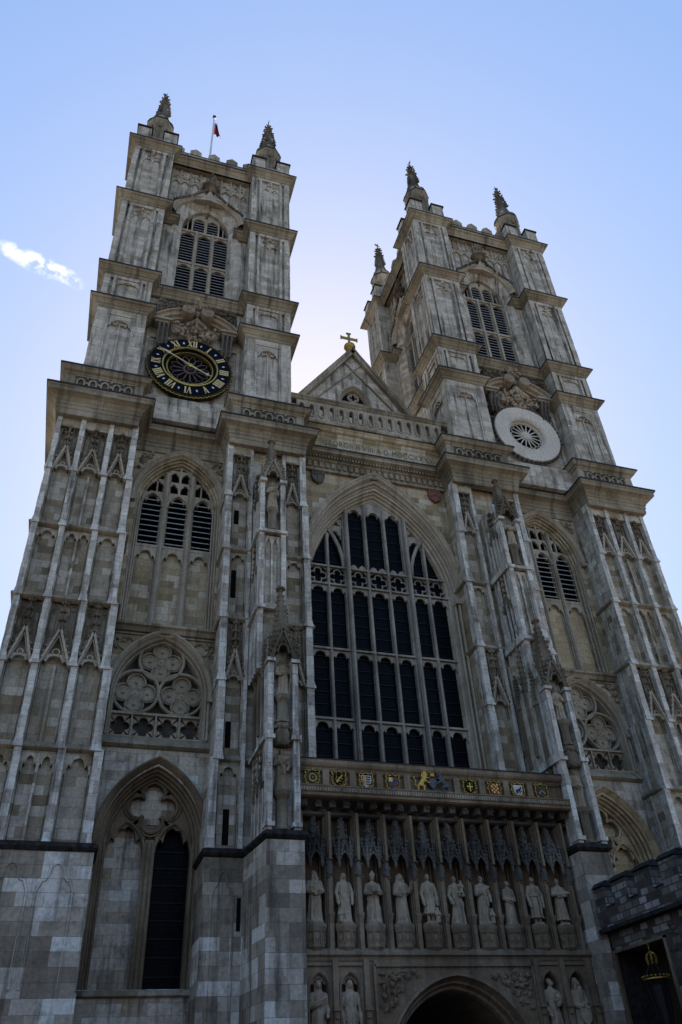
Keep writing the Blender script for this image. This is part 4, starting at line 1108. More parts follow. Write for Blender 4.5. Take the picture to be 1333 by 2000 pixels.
# pierced balustrade
m = MB(); y0, y1 = 1.5, 1.75
def pierce(x, hw, z0, z1, oz0, oz1, ow):
    o = [(x-ow, oz0+ow), (x-ow*.4, oz0), (x+ow*.4, oz0), (x+ow, oz0+ow), (x+ow, oz1-ow), (x+ow*.4, oz1), (x-ow*.4, oz1), (x-ow, oz1-ow)]
    e = [(x-hw, oz0+ow), (x-hw, z0), (x+hw, z0), (x+hw, oz0+ow), (x+hw, oz1-ow), (x+hw, z1), (x-hw, z1), (x-hw, oz1-ow)]
    m.loft([[(a, y0, c) for a, c in e], [(a, y0, c) for a, c in o], [(a, y1, c) for a, c in o], [(a, y1, c) for a, c in e]], True)
    m.tube([(x+(a-x)*1.35, y0-.03, (c-(oz0+oz1)/2)*1.1+(oz0+oz1)/2) for a, c in o], .045, 5, True)
for i in range(15):
    x = -4.2+i*.6
    pierce(x, .3, 33.35, 34.8, 33.62, 34.52, .13)
    for zz in (34.07,): m.disc(x+.3, zz, .07, y0-.02, y0+.02, 8); m.box(x+.27, x+.33, y0-.03, y0, 33.4, 33.7); m.box(x+.27, x+.33, y0-.03, y0, 34.45, 34.8)
bal = m.build('balustrade', 'tracery', A)
m = MB(); m.sweep([(-4.9, 1.5), (5.2, 1.5)], [(-.4,34.8),(.02,34.8),(.08,34.86),(.1,34.95),(.16,35.0),(.16,35.1),(-.4,35.13)]); m.sweep([(-4.6, 1.5), (4.6, 1.5)], [(-.3,33.1),(.12,33.1),(.12,33.25),(.05,33.33),(-.3,33.36)]); m.build('rail', 'cornice', bal)
# gable
m = MB()
c0 = -.1
GC = -.04
def slope(z): return (42.45-z)/1.44
arch_wall(m, -1.5, 1.5, 36.2, 39.6, c0, .95, 37.7, 1.35, 36.3, GY, 0, 8)
m.face([(-slope(36.2)+GC, GY, 36.2), (-1.5, GY, 36.2), (-1.5, GY, 39.6), (-slope(39.6)+GC, GY, 39.6)]); m.face([(1.5, GY, 36.2), (slope(36.2)+GC, GY, 36.2), (slope(39.6)+GC, GY, 39.6), (1.5, GY, 39.6)])
m.face([(-slope(39.6)+GC, GY, 39.6), (slope(39.6)+GC, GY, 39.6), (GC, GY, 42.45)]); m.box(-5.2, 5.2, GY, GY+.3, 33, 36.2)
gab = m.build('gable', 'ashlar_tower', A)
m = MB()
for q in (-1, 1):
    xb = GC+q*slope(34.8)
    m.rake(xb, 34.8, GC, 42.5, .42, GY-.3, GY+.4); m.rake(xb-q*.42, 34.9, GC, 42.75, .1, GY-.36, GY+.45)
    m.rake(xb-q*.5, 34.8, GC-q*.6, 41.4, .08, GY-.1, GY)
m.lathe(GC-.08, GY, [(.3, 42.3), (.22, 42.5), (.28, 42.55), (.15, 42.6)], 8)
m.build('coping', 'cornice', gab)
m = MB()
arch_mould(m, c0, .95, 37.7, 1.35, 36.3, [(0,GY),(.06,GY+.1),(.1,GY+.1),(.15,GY+.3)], 8)
arch_mould(m, c0, 1.12, 37.65, 1.6, 36.3, [(0,GY),(0,GY-.1),(.1,GY-.14),(.18,GY)], 8)
for q in (-1, 1):
    x0, x1 = sorted((c0+q*.06, c0+q*.82)); cusp_head(m, x0, x1, 37.35, .45, 37.9, GY+.16, GY+.28, .3)
m.box(c0-.06, c0+.06, GY+.14, GY+.28, 36.3, 38.0); m.tube([(a, GY+.2, c) for a, c in quatrefoil(c0, 38.3, .32, 5)], .05, 5, True)
m.ring(c0, 38.3, GY+.2, .36, .05, 14, 5)
gwn = m.build('gable_window', 'tracery', gab)
m = MB(); m.quad((c0-1, GY+.29, 36.2), (c0+1, GY+.29, 36.2), (c0+1, GY+.29, 39.3), (c0-1, GY+.29, 39.3)); m.build('pane', 'glass', gwn)

# ------------------------------------------------------------------ porch between the inner buttresses
m = MB()
m.box(-5.5, 5.5, -1.3, 2.2, 10.95, 12.22)                       # slab behind the parapet
m.box(-5.5, 5.5, -.58, 2.0, 6.05, 10.95)                         # back of the statue niches
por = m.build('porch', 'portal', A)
m = MB()
arch_wall(m, -2.9, 2.9, 0, 6.0, 0, 2.75, 2.6, 2.95, .02, -1.16, 0, 14)
arch_mould(m, 0, 2.75, 2.6, 2.95, .02, [(0,-1.16),(.02,-1.28),(.1,-1.3),(.15,-1.16),(.22,-1.02),(.28,-1.0),(.34,-.8),(.42,-.76),(.46,-.6),(.5,9.0)], 14)
for q in (-1, 1): m.box(q*2.9, q*5.5, -.72, 1.9, 0, 6.0)
m.box(-5.5, 5.5, -1.1, -.6, 5.95, 6.04)
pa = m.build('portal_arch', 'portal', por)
m = MB(); m.box(-2.6, 2.6, 8.9, 9.0, 0, 6.0); m.build('door', 'wood', pa)
m = MB(); m.box(-2.9, 2.9, -1.24, -1.15, 5.72, 5.82); m.build('label_mould', 'portal', pa)
for q in (-1, 1):
    m = MB()
    m.box(q*2.9-.04, q*2.9+.04, -1.24, -1.15, 0, 5.8)
    m.ring(q*2.25, 5.28, -1.17, .3, .05, 14, 5); m.tube([(a, -1.17, c) for a, c in quatrefoil(q*2.2, 5.25, .26, 5)], .035, 4, True)
    foliage(m, q*1.3, q*2.75, 4.5, 5.6, -1.17, 34, .085, .06, lambda x, z: (abs(x)/2.85)**2+((z-2.6)/3.05)**2 > 1.1)
    m.build('spandrel_carving', 'portal', pa)
m = MB()
m.sweep([(-5.5, -1.12), (5.5, -1.12)], [(-.5,6.32),(-.05,6.28),(.12,6.16),(.14,6.06),(.06,6.0),(.03,5.9),(-.05,5.88)])
m.build('string_course', 'portal', por)
SX = [-4.83+i*1.052 for i in range(10)]
ST_Y = -1.0
for i in range(11):
    m = MB(); dk = MB()
    x = -4.83-.526+i*1.052
    m.box(x-.15, x+.15, -1.0, -.55, 6.1, 10.9); m.box(x-.07, x+.07, -1.18, -.95, 6.2, 8.75); m.box(x-.11, x+.11, -1.1, -.95, 6.1, 10.6)
    m.box(x-.1, x+.1, -1.26, -1.1, 7.25, 7.32); m.hexa([(x-.06,-1.2,7.05),(x+.06,-1.2,7.05),(x+.06,-1.1,7.05),(x-.06,-1.1,7.05),(x-.09,-1.25,7.25),(x+.09,-1.25,7.25),(x+.09,-1.1,7.25),(x-.09,-1.1,7.25)])
    dk.lathe(x, -1.14, [(.12, 8.5), (.15, 8.75), (.1, 8.95), (.03, 9.4)], 6)
    for k in range(6): dk.blob((x+random.uniform(-.13, .13), -1.2, 8.45+k*.14), .06, .3)
    m.box(x-.05, x+.05, -1.3, -.9, 9.0, 10.6); m.box(x-.09, x+.09, -1.2, -.9, 9.2, 10.6)
    m.build('niche_pier', 'portal', por); dk.build('niche_finial', 'carved_dark', por)
for x in SX:
    m = MB()
    for q in (-.3, .3): m.box(x+q-.03, x+q+.03, -.72, -.57, 6.9, 10.5)
    m.quad((x-.38,-.6,6.2),(x+.38,-.6,6.2),(x+.38,-.6,9.0),(x-.38,-.6,9.0))
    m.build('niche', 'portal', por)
for x in SX:
    m = MB()
    m.lathe(x, -.95, [(.2, 9.25), (.34, 9.2), (.36, 9.45), (.26, 9.55), (.2, 9.7), (.15, 10.2), (.04, 10.58)], 6, 0)
    for k in range(3, 6):
        am = k*pi/3+pi/6; cx, cy = x+.34*cos(am), -.95+.34*sin(am); ex, ey = -sin(am), cos(am); ox, oy = cos(am)*.06, sin(am)*.06
        for q in (-1, 1):
            m.tube([(cx+q*ex*.2+ox, cy+q*ey*.2+oy, 8.98), (cx+ox*1.4, cy+oy*1.4, 9.62)], .04, 5)
            m.tube([(cx+q*ex*.19+ox, cy+q*ey*.19+oy, 8.98), (cx+q*ex*.1+ox, cy+q*ey*.1+oy, 9.16), (cx+ox, cy+oy, 9.26)], .035, 5)
            for j in range(4): m.blob((cx+q*ex*.17*(1-j*.22)+ox*1.6, cy+q*ey*.17*(1-j*.22)+oy*1.6, 9.12+j*.15), .045, .35)
        m.blob((cx+ox*1.5, cy+oy*1.5, 9.7), (.06, .06, .09), .3)
    for k in range(3, 7):
        aa = k*pi/3; cx, cy = x+.43*cos(aa), -.95+.43*sin(aa)
        m.lathe(cx, cy, [(.02, 8.72), (.06, 8.82), (.055, 9.25), (.075, 9.3), (.05, 9.36), (.012, 9.8)], 5)
        for j in range(3): m.blob((cx+random.uniform(-.05, .05), cy-.03, 9.4+j*.13), .045, .35)
    for j in range(14):
        aa = random.uniform(pi, 2*pi); t = j/14; m.blob((x+(.24-.18*t)*cos(aa), -.95+(.24-.18*t)*sin(aa), 9.7+.8*t), .065, .35)
    for q in (-1, 1): m.tube([(x+q*.26, -.75, 9.3), (x+q*.26, -.75, 10.2), (x+q*.26, -.75, 10.4)], .045, 5, False, .01)
    m.build('canopy', 'carved_dark', por)
    m = MB()
    m.lathe(x, -.95, [(.26, 6.2), (.34, 6.3), (.32, 6.4), (.32, 6.72), (.36, 6.76), (.4, 6.9), (.4, 6.97), (.34, 7.03)], 8, pi/8)
    for a in (-pi/2, -pi/2-pi/4, -pi/2+pi/4):
        cx, cy = x+.305*cos(a), -.95+.305*sin(a); ex, ey = -sin(a), cos(a)
        m.face([(cx-ex*.07, cy-ey*.07, 6.68), (cx+ex*.07, cy+ey*.07, 6.68), (cx+ex*.07+cos(a)*.02, cy+ey*.07+sin(a)*.02, 6.55), (cx+cos(a)*.03, cy+sin(a)*.03, 6.46), (cx-ex*.07+cos(a)*.02, cy-ey*.07+sin(a)*.02, 6.55)])
        for q in (-1, 1): m.tube([(cx+q*ex*.12, cy+q*ey*.12, 6.38), (cx+q*ex*.12, cy+q*ey*.12, 6.76)], .028, 4)
    m.build('pedestal', 'portal', por)
m = MB()
m.sweep([(-5.5, -.95), (5.5, -.95)], [(-.4,10.68),(.15,10.66),(.2,10.6),(.2,10.55),(.1,10.5),(-.3,10.48)])
cs = []
for i in range(7):
    t = i/6*pi/2; cs.append([(-5.5, -.95-.85*(1-cos(t)), 10.66+.36*sin(t)), (5.5, -.95-.85*(1-cos(t)), 10.66+.36*sin(t))])
m.loft(cs)
for i in range(21):
    x = -5.25+i*.526
    m.box(x-.11, x+.11, -1.45, -.95, 10.72, 11.0)
    for k in range(4): m.blob((x+random.uniform(-.09, .09), -1.47, 10.85+random.uniform(-.1, .1)), .06, .3)
m.build('cove', 'carved_dark', por)
# heraldic parapet
m = MB()
m.sweep([(-5.5, -1.42), (5.5, -1.42)], [(-.5,10.98),(.3,10.98),(.36,11.02),(.36,11.12),(.4,11.15),(.4,11.3),(.43,11.34),(.43,11.38),(.1,11.46),(-.2,11.5)])
m.box(-5.5, 5.5, -1.36, -1.0, 11.45, 12.15)
m.sweep([(-5.5, -1.42), (5.5, -1.42)], [(-.5,12.05),(.05,12.05),(.08,12.12),(.16,12.18),(.2,12.26),(.2,12.4),(-.5,12.44)])
hx = [-4.95, -3.92, -2.86, -1.8, -.2, 1.38, 2.44, 3.47, 4.52]
ed = [-5.5]+[(a+c)/2 for a, c in zip(hx, hx[1:])]+[5.5]; ed[4] = -1.22; ed[5] = .83
for x in ed[1:-1]: m.box(x-.12, x+.12, -1.52, -1.3, 11.42, 12.06)
for a, c in zip(ed, ed[1:]):
    for z0, z1 in ((11.46, 11.5), (12.0, 12.05)): m.box(a+.12, c-.12, -1.45, -1.36, z0, z1)
hp = m.build('heraldic_parapet', 'portal', por)
m = MB()
for i in range(110): m.box(-5.45+i*.1-.03, -5.45+i*.1+.03, -1.845, -1.8, 11.16, 11.29)
m.build('fret_band', 'cornice', hp)
m = MB(); m.sweep([(-5.5, -1.42), (5.5, -1.42)], [(-.5,12.445),(.23,12.40),(.23,12.44),(-.4,12.5)]); m.build('lead_capping', 'lead', hp)
# lower niches beside the arch
NX = [-4.78, -3.72, 3.58, 4.62]
for x in NX:
    m = MB()
    arch_wall(m, x-.54, x+.54, 0, 5.9, x, .34, 5.1, .48, 2.0, -1.12, 0, 8); arch_mould(m, x, .34, 5.1, .48, 2.0, [(0,-1.12),(.03,-1.12),(.05,-.98),(.06,-.71)], 8)
    m.tube([(a, -1.14, c) for a, c in arch(x, .37, 5.08, .53, 2.0, 0, 8)], .035, 5)
    cusp_head(m, x-.33, x+.33, 5.1, .32, 5.58, -1.02, -.9, .3) if x < 0 else None
    m.box(x-.42, x+.42, -1.19, -1.11, 5.76, 5.84)
    for q in (-.53, .53):
        if q > 0 and x in (NX[0], NX[2]): continue
        m.box(x+q-.09, x+q+.09, -1.25, -1.08, 0, 5.95) if 1 else 0; m.box(x+q-.12, x+q+.12, -1.36, -1.1, 4.5, 4.58); m.box(x+q-.08, x+q+.08, -1.3, -1.1, 4.3, 4.5)
    m.build('niche', 'portal', por)
for a, c in ((-5.5, -5.28), (-3.22, -2.9), (2.9, 3.08), (5.12, 5.5)):
    m = MB(); m.quad((a,-1.12,0),(c,-1.12,0),(c,-1.12,6),(a,-1.12,6))
    m.build('wall_strip', 'portal', por)
for x in NX:
    m = MB(); m.lathe(x, -.95, [(.25, 2.6), (.3, 3.2), (.36, 3.4), (.34, 3.52)], 8, pi/8)
    m.build('pedestal', 'portal', por)

# ------------------------------------------------------------------ carved figures
def remesh(mb, vox, smooth=True):
    me = bpy.data.meshes.new('tmp'); me.from_pydata(mb.v, [], mb.f); me.update()
    bm = bmesh.new(); bm.from_mesh(me); bmesh.ops.recalc_face_normals(bm, faces=bm.faces[:]); bm.to_mesh(me); bm.free()
    o = bpy.data.objects.new('tmp', me); COL.objects.link(o)
    md = o.modifiers.new('r', 'REMESH'); md.mode = 'VOXEL'; md.voxel_size = vox; md.use_smooth_shade = smooth
    bpy.context.view_layer.update()
    m2 = bpy.data.meshes.new_from_object(o.evaluated_get(bpy.context.evaluated_depsgraph_get()))
    bpy.data.objects.remove(o); bpy.data.meshes.remove(me)
    return m2
def capsule(mb, p, q, r0, r1, n=8):
    p = Vector(p); q = Vector(q); d = (q-p).normalized()
    pts = [p-d*r0*.8, p-d*r0*.4, p, q, q+d*r1*.4, q+d*r1*.8]; rs = [r0*.5, r0*.9, r0, r1, r1*.9, r1*.5]
    up = Vector((0, 1, 0)) if abs(d.y) < .9 else Vector((0, 0, 1)); a = d.cross(up).normalized(); b2 = a.cross(d)
    st = mb.loft([[tuple(c+r*(a*cos(2*pi*k/n)+b2*sin(2*pi*k/n))) for k in range(n)] for c, r in zip(pts, rs)], True)
    mb.f.append(tuple(range(st[0], st[0]+n))); mb.f.append(tuple(range(st[-1], st[-1]+n)))
def ell(mb, c, r, n=12, m=8):
    prof = [(sin(pi*i/m), -cos(pi*i/m)) for i in range(1, m)]
    st = mb.loft([[(c[0]+r[0]*s*cos(2*pi*k/n), c[1]+r[1]*s*sin(2*pi*k/n), c[2]+r[2]*z) for k in range(n)] for s, z in prof], True)
    mb.f.append(tuple(range(st[0], st[0]+n))); mb.f.append(tuple(range(st[-1], st[-1]+n)))
def hand(mb, w, d, s=1.0):
    """palm, four unequal curled fingers and a thumb; w = wrist, d = direction"""
    w = Vector(w); d = Vector(d).normalized(); up = Vector((0, -1, .2)); a = d.cross(up).normalized(); nrm = a.cross(d)
    ell(mb, w+d*.03*s, (.024*s, .02*s, .028*s), 8, 6)
    for i, l in enumerate((.036, .042, .039, .030)):
        o = w+d*.05*s+a*(-.018+.012*i)*s; k = o+d*l*.55*s; t = k+(d*.6-nrm*.8)*l*.5*s
        capsule(mb, o, k, .0075*s, .007*s, 6); capsule(mb, k, t, .007*s, .0055*s, 6)
    o = w+d*.02*s-a*.022*s; capsule(mb, o, o+(d*.5-a*.8)*.03*s, .009*s, .007*s, 6)
POSES = {   # (elbow, wrist) for the figure's right (x<0) and left (x>0) arm, unit height, facing -y
 'crossed': (((-.17,-.02,.60), (.02,-.14,.60)), ((.17,-.02,.60), (-.02,-.15,.57))),
 'down': (((-.18,-.01,.60), (-.16,-.07,.44)), ((.18,-.01,.60), (.16,-.07,.44))),
 'book': (((-.17,-.03,.60), (-.06,-.17,.63)), ((.17,-.03,.60), (.06,-.17,.63))),
 'raise': (((-.16,-.03,.59), (-.04,-.14,.58)), ((.19,-.05,.62), (.2,-.13,.73))),
 'hold': (((-.18,-.01,.59), (-.15,-.1,.46)), ((.17,-.04,.60), (.03,-.16,.62))),
 'clasp': (((-.15,-.03,.58), (.0,-.15,.53)), ((.15,-.03,.58), (.01,-.155,.55))),
 'chest': (((-.16,-.05,.60), (.03,-.13,.70)), ((.17,-.02,.58), (.13,-.12,.5))),
 'fold': (((-.18,-.04,.64), (.1,-.14,.66)), ((.18,-.04,.64), (-.1,-.15,.63))),
}
def figure(seed, pose='down', head='bare', beard=0, w=1.0, folds=9, cape=0, turn=0.0, lean=0.0, hem=.03, swag=0, base=True, legs=False):
    rnd = random.Random(seed); mb = MB()
    ph = [rnd.uniform(0, 6.28) for _ in range(4)]; cs = []
    prof = [(hem,.155,.125),(hem+.03,.15,.12),(.15,.14,.112),(.3,.132,.107),(.42,.128,.106),(.5,.122,.1),(.58,.112,.088),(.64,.118,.09),(.7,.132,.096),(.76,.138,.092),(.80,.125,.078),(.825,.085,.062),(.845,.05,.046),(.87,.036,.038)]
    for z, rx, ry in prof:
        fall = max(0, (.66-z)/.66); amp = .016+.115*fall
        ring = []
        for k in range(48):
            t = 2*pi*k/48
            s = sin(folds*t+ph[0]+2.5*swag*z*cos(t))+.55*sin((folds*1.7//1)*t+ph[1]+4*z)+.3*sin(3*t+ph[2]+6*z)
            r = 1+amp*1.25*(abs(s)**.8)*(1 if s > 0 else -1)
            if swag and .25 < z < .62: r += .1*sin(26*z+3*cos(t+ph[3])+1.5*t)*(1 if sin(t) < .2 else .3)
            ring.append((w*rx*r*cos(t)+lean*.06*sin(z*4)*1.0, ry*r*sin(t), z))
        cs.append(ring)
    st = mb.loft(cs, True); mb.f.append(tuple(range(st[0], st[0]+48))); mb.f.append(tuple(range(st[-1], st[-1]+48)))
    lx = lean*.06*sin(.9*4)
    ct, sn = cos(turn), sin(turn)
    def H(x, y, z): return (lx+x*ct-y*sn, x*sn+y*ct-.012, z)      # head space
    if cape:
        for z0, z1, r0, r1 in ((cape, .70, .172, .15), (.70, .83, .15, .06)):
            a = [(w*r0*(1+.035*sin(13*2*pi*k/48+ph[1]))*cos(2*pi*k/48), .12*r0/.16*sin(2*pi*k/48)+.005, z0) for k in range(48)]
            b2 = [(w*r1*(1+.03*sin(13*2*pi*k/48+ph[1]))*cos(2*pi*k/48), .11*r1/.14*sin(2*pi*k/48), z1) for k in range(48)]
            st = mb.loft([a, b2], True); mb.f.append(tuple(range(st[0], st[0]+48))); mb.f.append(tuple(range(st[1], st[1]+48)))
    capsule(mb, (lx, .0, .84), (lx, -.006, .89), .036, .034)
    ell(mb, H(0, 0, .925), (.05, .06, .068)); ell(mb, H(0, -.028, .897), (.034, .034, .034))       # skull, jaw
    capsule(mb, H(0, -.056, .937), H(0, -.072, .913), .009, .012, 6)                           # nose
    for q in (-1, 1):
        capsule(mb, H(q*.012, -.056, .945), H(q*.034, -.048, .943), .008, .007, 6); ell(mb, H(q*.052, .004, .922), (.01, .016, .02), 6, 5); ell(mb, H(q*.022, -.05, .931), (.009, .007, .006), 6, 5)
        ell(mb, H(q*.025, -.042, .912), (.014, .014, .014), 6, 5)
    capsule(mb, H(-.014, -.058, .893), H(.014, -.058, .893), .007, .007, 6)
    if beard:
        ell(mb, H(0, -.046, .872), (.036, .03, .04*beard)); ell(mb, H(0, -.05, .84), (.022, .02, .04*beard))
    if head in ('bare', 'short'): ell(mb, H(0, .012, .948), (.056, .062, .056))
    if head == 'long':
        ell(mb, H(0, .01, .95), (.06, .066, .058))
        for q in (-1, 1):
            for k in range(3): capsule(mb, H(q*.05, .005+.02*k, .95), H(q*.058, .012+.02*k, .81), .019, .016, 6)
    if head == 'veil':
        ell(mb, H(0, .01, .945), (.066, .07, .07))
        for q in (-1, 0, 1, 2, -2):
            capsule(mb, H(q*.03, .04-.012*abs(q), .95), (q*.075, .06-.03*abs(q), .58), .036, .03, 6)
        for q in (-1, 1): capsule(mb, H(q*.055, -.01, .93), (q*.1, -.05, .62), .022, .035, 6)
    if head == 'mitre':
        for q in (-1, 1): mb.prism([(-.058, .955), (.058, .955), (.066, 1.0), (0, 1.085), (-.066, 1.0)], -.012+q*.03-.016, -.012+q*.03+.016)
        mb.lathe(0, -.012, [(.062, .945), (.066, .97), (.05, 1.0)], 10)
    if head == 'crown':
        ell(mb, H(0, .012, .948), (.058, .064, .056)); c = H(0, 0, .97); mb.lathe(c[0], c[1], [(.058, .965), (.066, .99), (.05, .985)], 10)
        for k in range(8): capsule(mb, (c[0]+.062*cos(k*pi/4), c[1]+.062*sin(k*pi/4), .985), (c[0]+.068*cos(k*pi/4), c[1]+.068*sin(k*pi/4), 1.02), .01, .006, 5)
        for q in (-1, 1): capsule(mb, H(q*.05, .02, .95), H(q*.056, .03, .82), .022, .018, 6)
    if head == 'hood':
        ell(mb, H(0, .022, .935), (.07, .07, .085)); capsule(mb, H(0, .04, .9), (0, .06, .76), .06, .07)
        for q in (-1, 1): capsule(mb, H(q*.055, -.01, .94), (q*.06, -.06, .82), .022, .03, 6)
    for (e, wr), q in zip(POSES[pose], (-1, 1)):
        sh = (q*.118*w, .0, .775); e = (e[0]*w, e[1], e[2])
        capsule(mb, sh, e, .05, .046); capsule(mb, e, wr, .045, .034)
        capsule(mb, (e[0], e[1], e[2]-.01), (wr[0], wr[1]+.01, wr[2]-.05), .036, .03)          # hanging sleeve
        d = Vector(wr)-Vector(e); hand(mb, Vector(wr)+d.normalized()*.015, d, 1.1)
    if legs:
        for q in (-1, 1): capsule(mb, (q*.05, 0, .32), (q*.055, -.01, .03), .05, .036)
    for q in (-1, 1): ell(mb, (q*.055, -.1, .03), (.034, .06, .024), 8, 6)
    if base: mb.lathe(0, 0, [(.19, -.002), (.19, .02), (.17, .026)], 8, pi/8, 1, .85)
    return mb
def child_mb(x, y, z, h, face=0):
    mb = MB()
    mb.lathe(x, y, [(.3*h*.6, z), (.17*h, z+.3*h), (.15*h, z+.55*h), (.19*h, z+.74*h), (.07*h, z+.82*h)], 12)
    ell(mb, (x, y-.02*h, z+.9*h), (.1*h, .11*h, .12*h), 10, 7); ell(mb, (x, y+.0*h, z+.93*h), (.105*h, .11*h, .11*h), 8, 6)
    for q in (-1, 1):
        capsule(mb, (x+q*.17*h, y, z+.7*h), (x+q*.2*h, y-.1*h, z+.5*h), .06*h, .05*h); capsule(mb, (x+q*.2*h, y-.1*h, z+.5*h), (x+q*.05*h, y-.2*h, z+.55*h), .05*h, .04*h)
    return mb
def statue(label, group, loc, h, rz=0.0, extras=(), name='statue', mat='statue', **kw):
    o = bpy.data.objects.new(name, remesh(figure(**kw), .0095)); COL.objects.link(o)
    o.data.name = name; o.data.materials.clear(); o.data.materials.append(MAT[mat])
    o.location = loc; o.scale = (h, h, h); o.rotation_euler = (0, 0, rz)
    tag(o, label, 'statue', group)
    for k in extras:
        if k == 'book':
            m = MB(); m.box(-.1, .1, -.225, -.2, .60, .72); m.box(-.09, .09, -.24, -.225, .61, .71); m.build('book', mat, o)
        elif k == 'staff':
            m = MB(); m.tube([(.16, -.1, .02), (.215, -.15, .75), (.22, -.15, .97)], .013, 6); m.blob((.22, -.15, .98), .03); m.build('staff', mat, o)
        elif k in ('child_r', 'child_l', 'child_arm'):
            p = {'child_r': (.11, -.14, .0, .3), 'child_l': (-.13, -.12, 0, .28), 'child_arm': (.08, -.16, .6, .27)}[k]
            q = bpy.data.objects.new('child_figure', remesh(child_mb(*p), .012)); COL.objects.link(q); q.data.materials.clear(); q.data.materials.append(MAT[mat]); q.parent = o
        elif k == 'scroll':
            m = MB(); m.tube([(-.1, -.17, .68), (.02, -.19, .5), (.04, -.17, .36)], .022, 6); m.build('scroll', mat, o)
        elif k == 'bundle':
            m = MB(); m.blob((.07, -.16, .66), (.07, .06, .1), .2); m.blob((.04, -.17, .58), (.06, .05, .06), .2); m.build('bundle', mat, o)
        elif k == 'shield':
            m = MB(); m.prism([(-.11, .5), (.11, .5), (.11, .34), (0, .2), (-.11, .34)], -.19, -.16); m.build('shield', mat, o)
        elif k == 'sash':
            m = MB(); m.lathe(0, 0, [(.125, .57), (.135, .585), (.135, .61), (.125, .625)], 20, 0, 1, .8); m.tube([(.05, -.11, .59), (.07, -.135, .4), (.06, -.13, .2)], .022, 6); m.build('sash', mat, o)
    return o
GA = 'stone figures in the row of ten niches above the portal'
up = [
 ('bearded stone man in a hooded habit, forearms crossed, leftmost of the portal row', dict(seed=1, pose='crossed', head='hood', beard=1.3, cape=.6, turn=.6, folds=8, w=1.05), ()),
 ('long-haired stone figure with a small figure at its feet, second from left above the portal', dict(seed=2, pose='down', head='long', swag=1, folds=7), ('child_l',)),
 ('stone bishop in a mitre reading an open book held at the chest', dict(seed=3, pose='book', head='mitre', swag=1, folds=6, w=1.1), ('book',)),
 ('stone woman under a long veil lifting one hand beside her shoulder', dict(seed=4, pose='raise', head='veil', turn=.3, folds=10), ()),
 ('stone man in a straight cassock with a child crouching at his feet', dict(seed=5, pose='down', head='bare', folds=12, hem=.2, legs=True, w=.98), ('child_r',)),
 ('stone man in a long alb carrying a child on one arm, above the portal', dict(seed=6, pose='hold', head='short', swag=1, folds=7, lean=.5), ('child_arm',)),
 ('bearded stone man with a scroll and a small child by his foot, above the portal', dict(seed=7, pose='chest', head='short', beard=1, folds=9, turn=-.2), ('child_r', 'scroll')),
 ('shorter stone woman with bowed head and clasped hands, third from right in the portal row', dict(seed=8, pose='clasp', head='bare', turn=.35, folds=11, w=.9), ()),
 ('stone man in a belted tunic with hanging sash, second from right in the portal row', dict(seed=9, pose='down', head='short', folds=9, hem=.14, legs=True), ('sash',)),
 ('stone man with arms folded high on the chest, rightmost of the portal row', dict(seed=10, pose='fold', head='short', folds=13, hem=.1, legs=True), ()),
]
HH = [1.62, 1.58, 1.56, 1.6, 1.63, 1.58, 1.62, 1.47, 1.63, 1.6]
for i, (lab, kw, ex) in enumerate(up):
    statue(lab, GA, (SX[i], ST_Y, 7.03), HH[i], 0, ex, **kw)
GB = 'stone figures in the tall niches beside the portal arch'
lowf = [
 ('crowned stone woman in a draped robe in the left outer niche beside the portal arch', dict(seed=21, pose='chest', head='crown', swag=1, folds=6), ()),
 ('long-haired stone woman in a high-waisted pleated gown, left niche nearest the portal arch', dict(seed=22, pose='down', head='long', folds=13), ()),
 ('stone man with a bundle in his arms in the right niche nearest the portal arch', dict(seed=23, pose='hold', head='short', swag=1, folds=6, turn=.7), ('bundle',)),
 ('hooded stone man with a shield at his knees, outer right niche beside the portal arch', dict(seed=24, pose='clasp', head='hood', folds=8, turn=.7), ('shield',)),
]
for x, (lab, kw, ex) in zip(NX, lowf): statue(lab, GB, (x, -.98, 3.52), 1.86, 0, ex, **kw)
GT = 'stone figures standing in the buttress turrets'
tf = [
 (-1, (6.34, -.58, 24.68), 1.6, 'stone figure with one hand on its chest, highest niche of the left turret', dict(seed=31, pose='chest', head='short', folds=8), ()),
 (-1, (6.12, -1.6, 14.78), 1.52, 'stone figure with a long staff in the middle niche of the left turret', dict(seed=32, pose='raise', head='crown', swag=1, folds=6, lean=.5), ('staff',)),
 (-1, (6.12, -1.5, 11.15), 1.57, 'bearded stone man with a scroll in the lowest niche of the left turret', dict(seed=33, pose='chest', head='short', beard=1, swag=1, folds=6, w=1.1), ('scroll',)),
 (1, (6.34, -.58, 24.68), 1.6, 'stone figure with folded arms, highest niche of the right turret', dict(seed=34, pose='fold', head='short', swag=1, folds=7), ()),
 (1, (6.12, -1.6, 14.78), 1.52, 'crowned stone figure with lowered arms in the middle niche of the right turret', dict(seed=35, pose='hold', head='crown', swag=1, folds=7), ()),
 (1, (6.12, -1.5, 11.15), 1.57, 'long-haired stone figure with clasped hands in the lowest niche of the right turret', dict(seed=36, pose='clasp', head='long', folds=9, lean=.5), ()),
]
for s, (x, y, z), h, lab, kw, ex in tf: statue(lab, GT, (s*x, y, z), h, 0, ex, **kw)

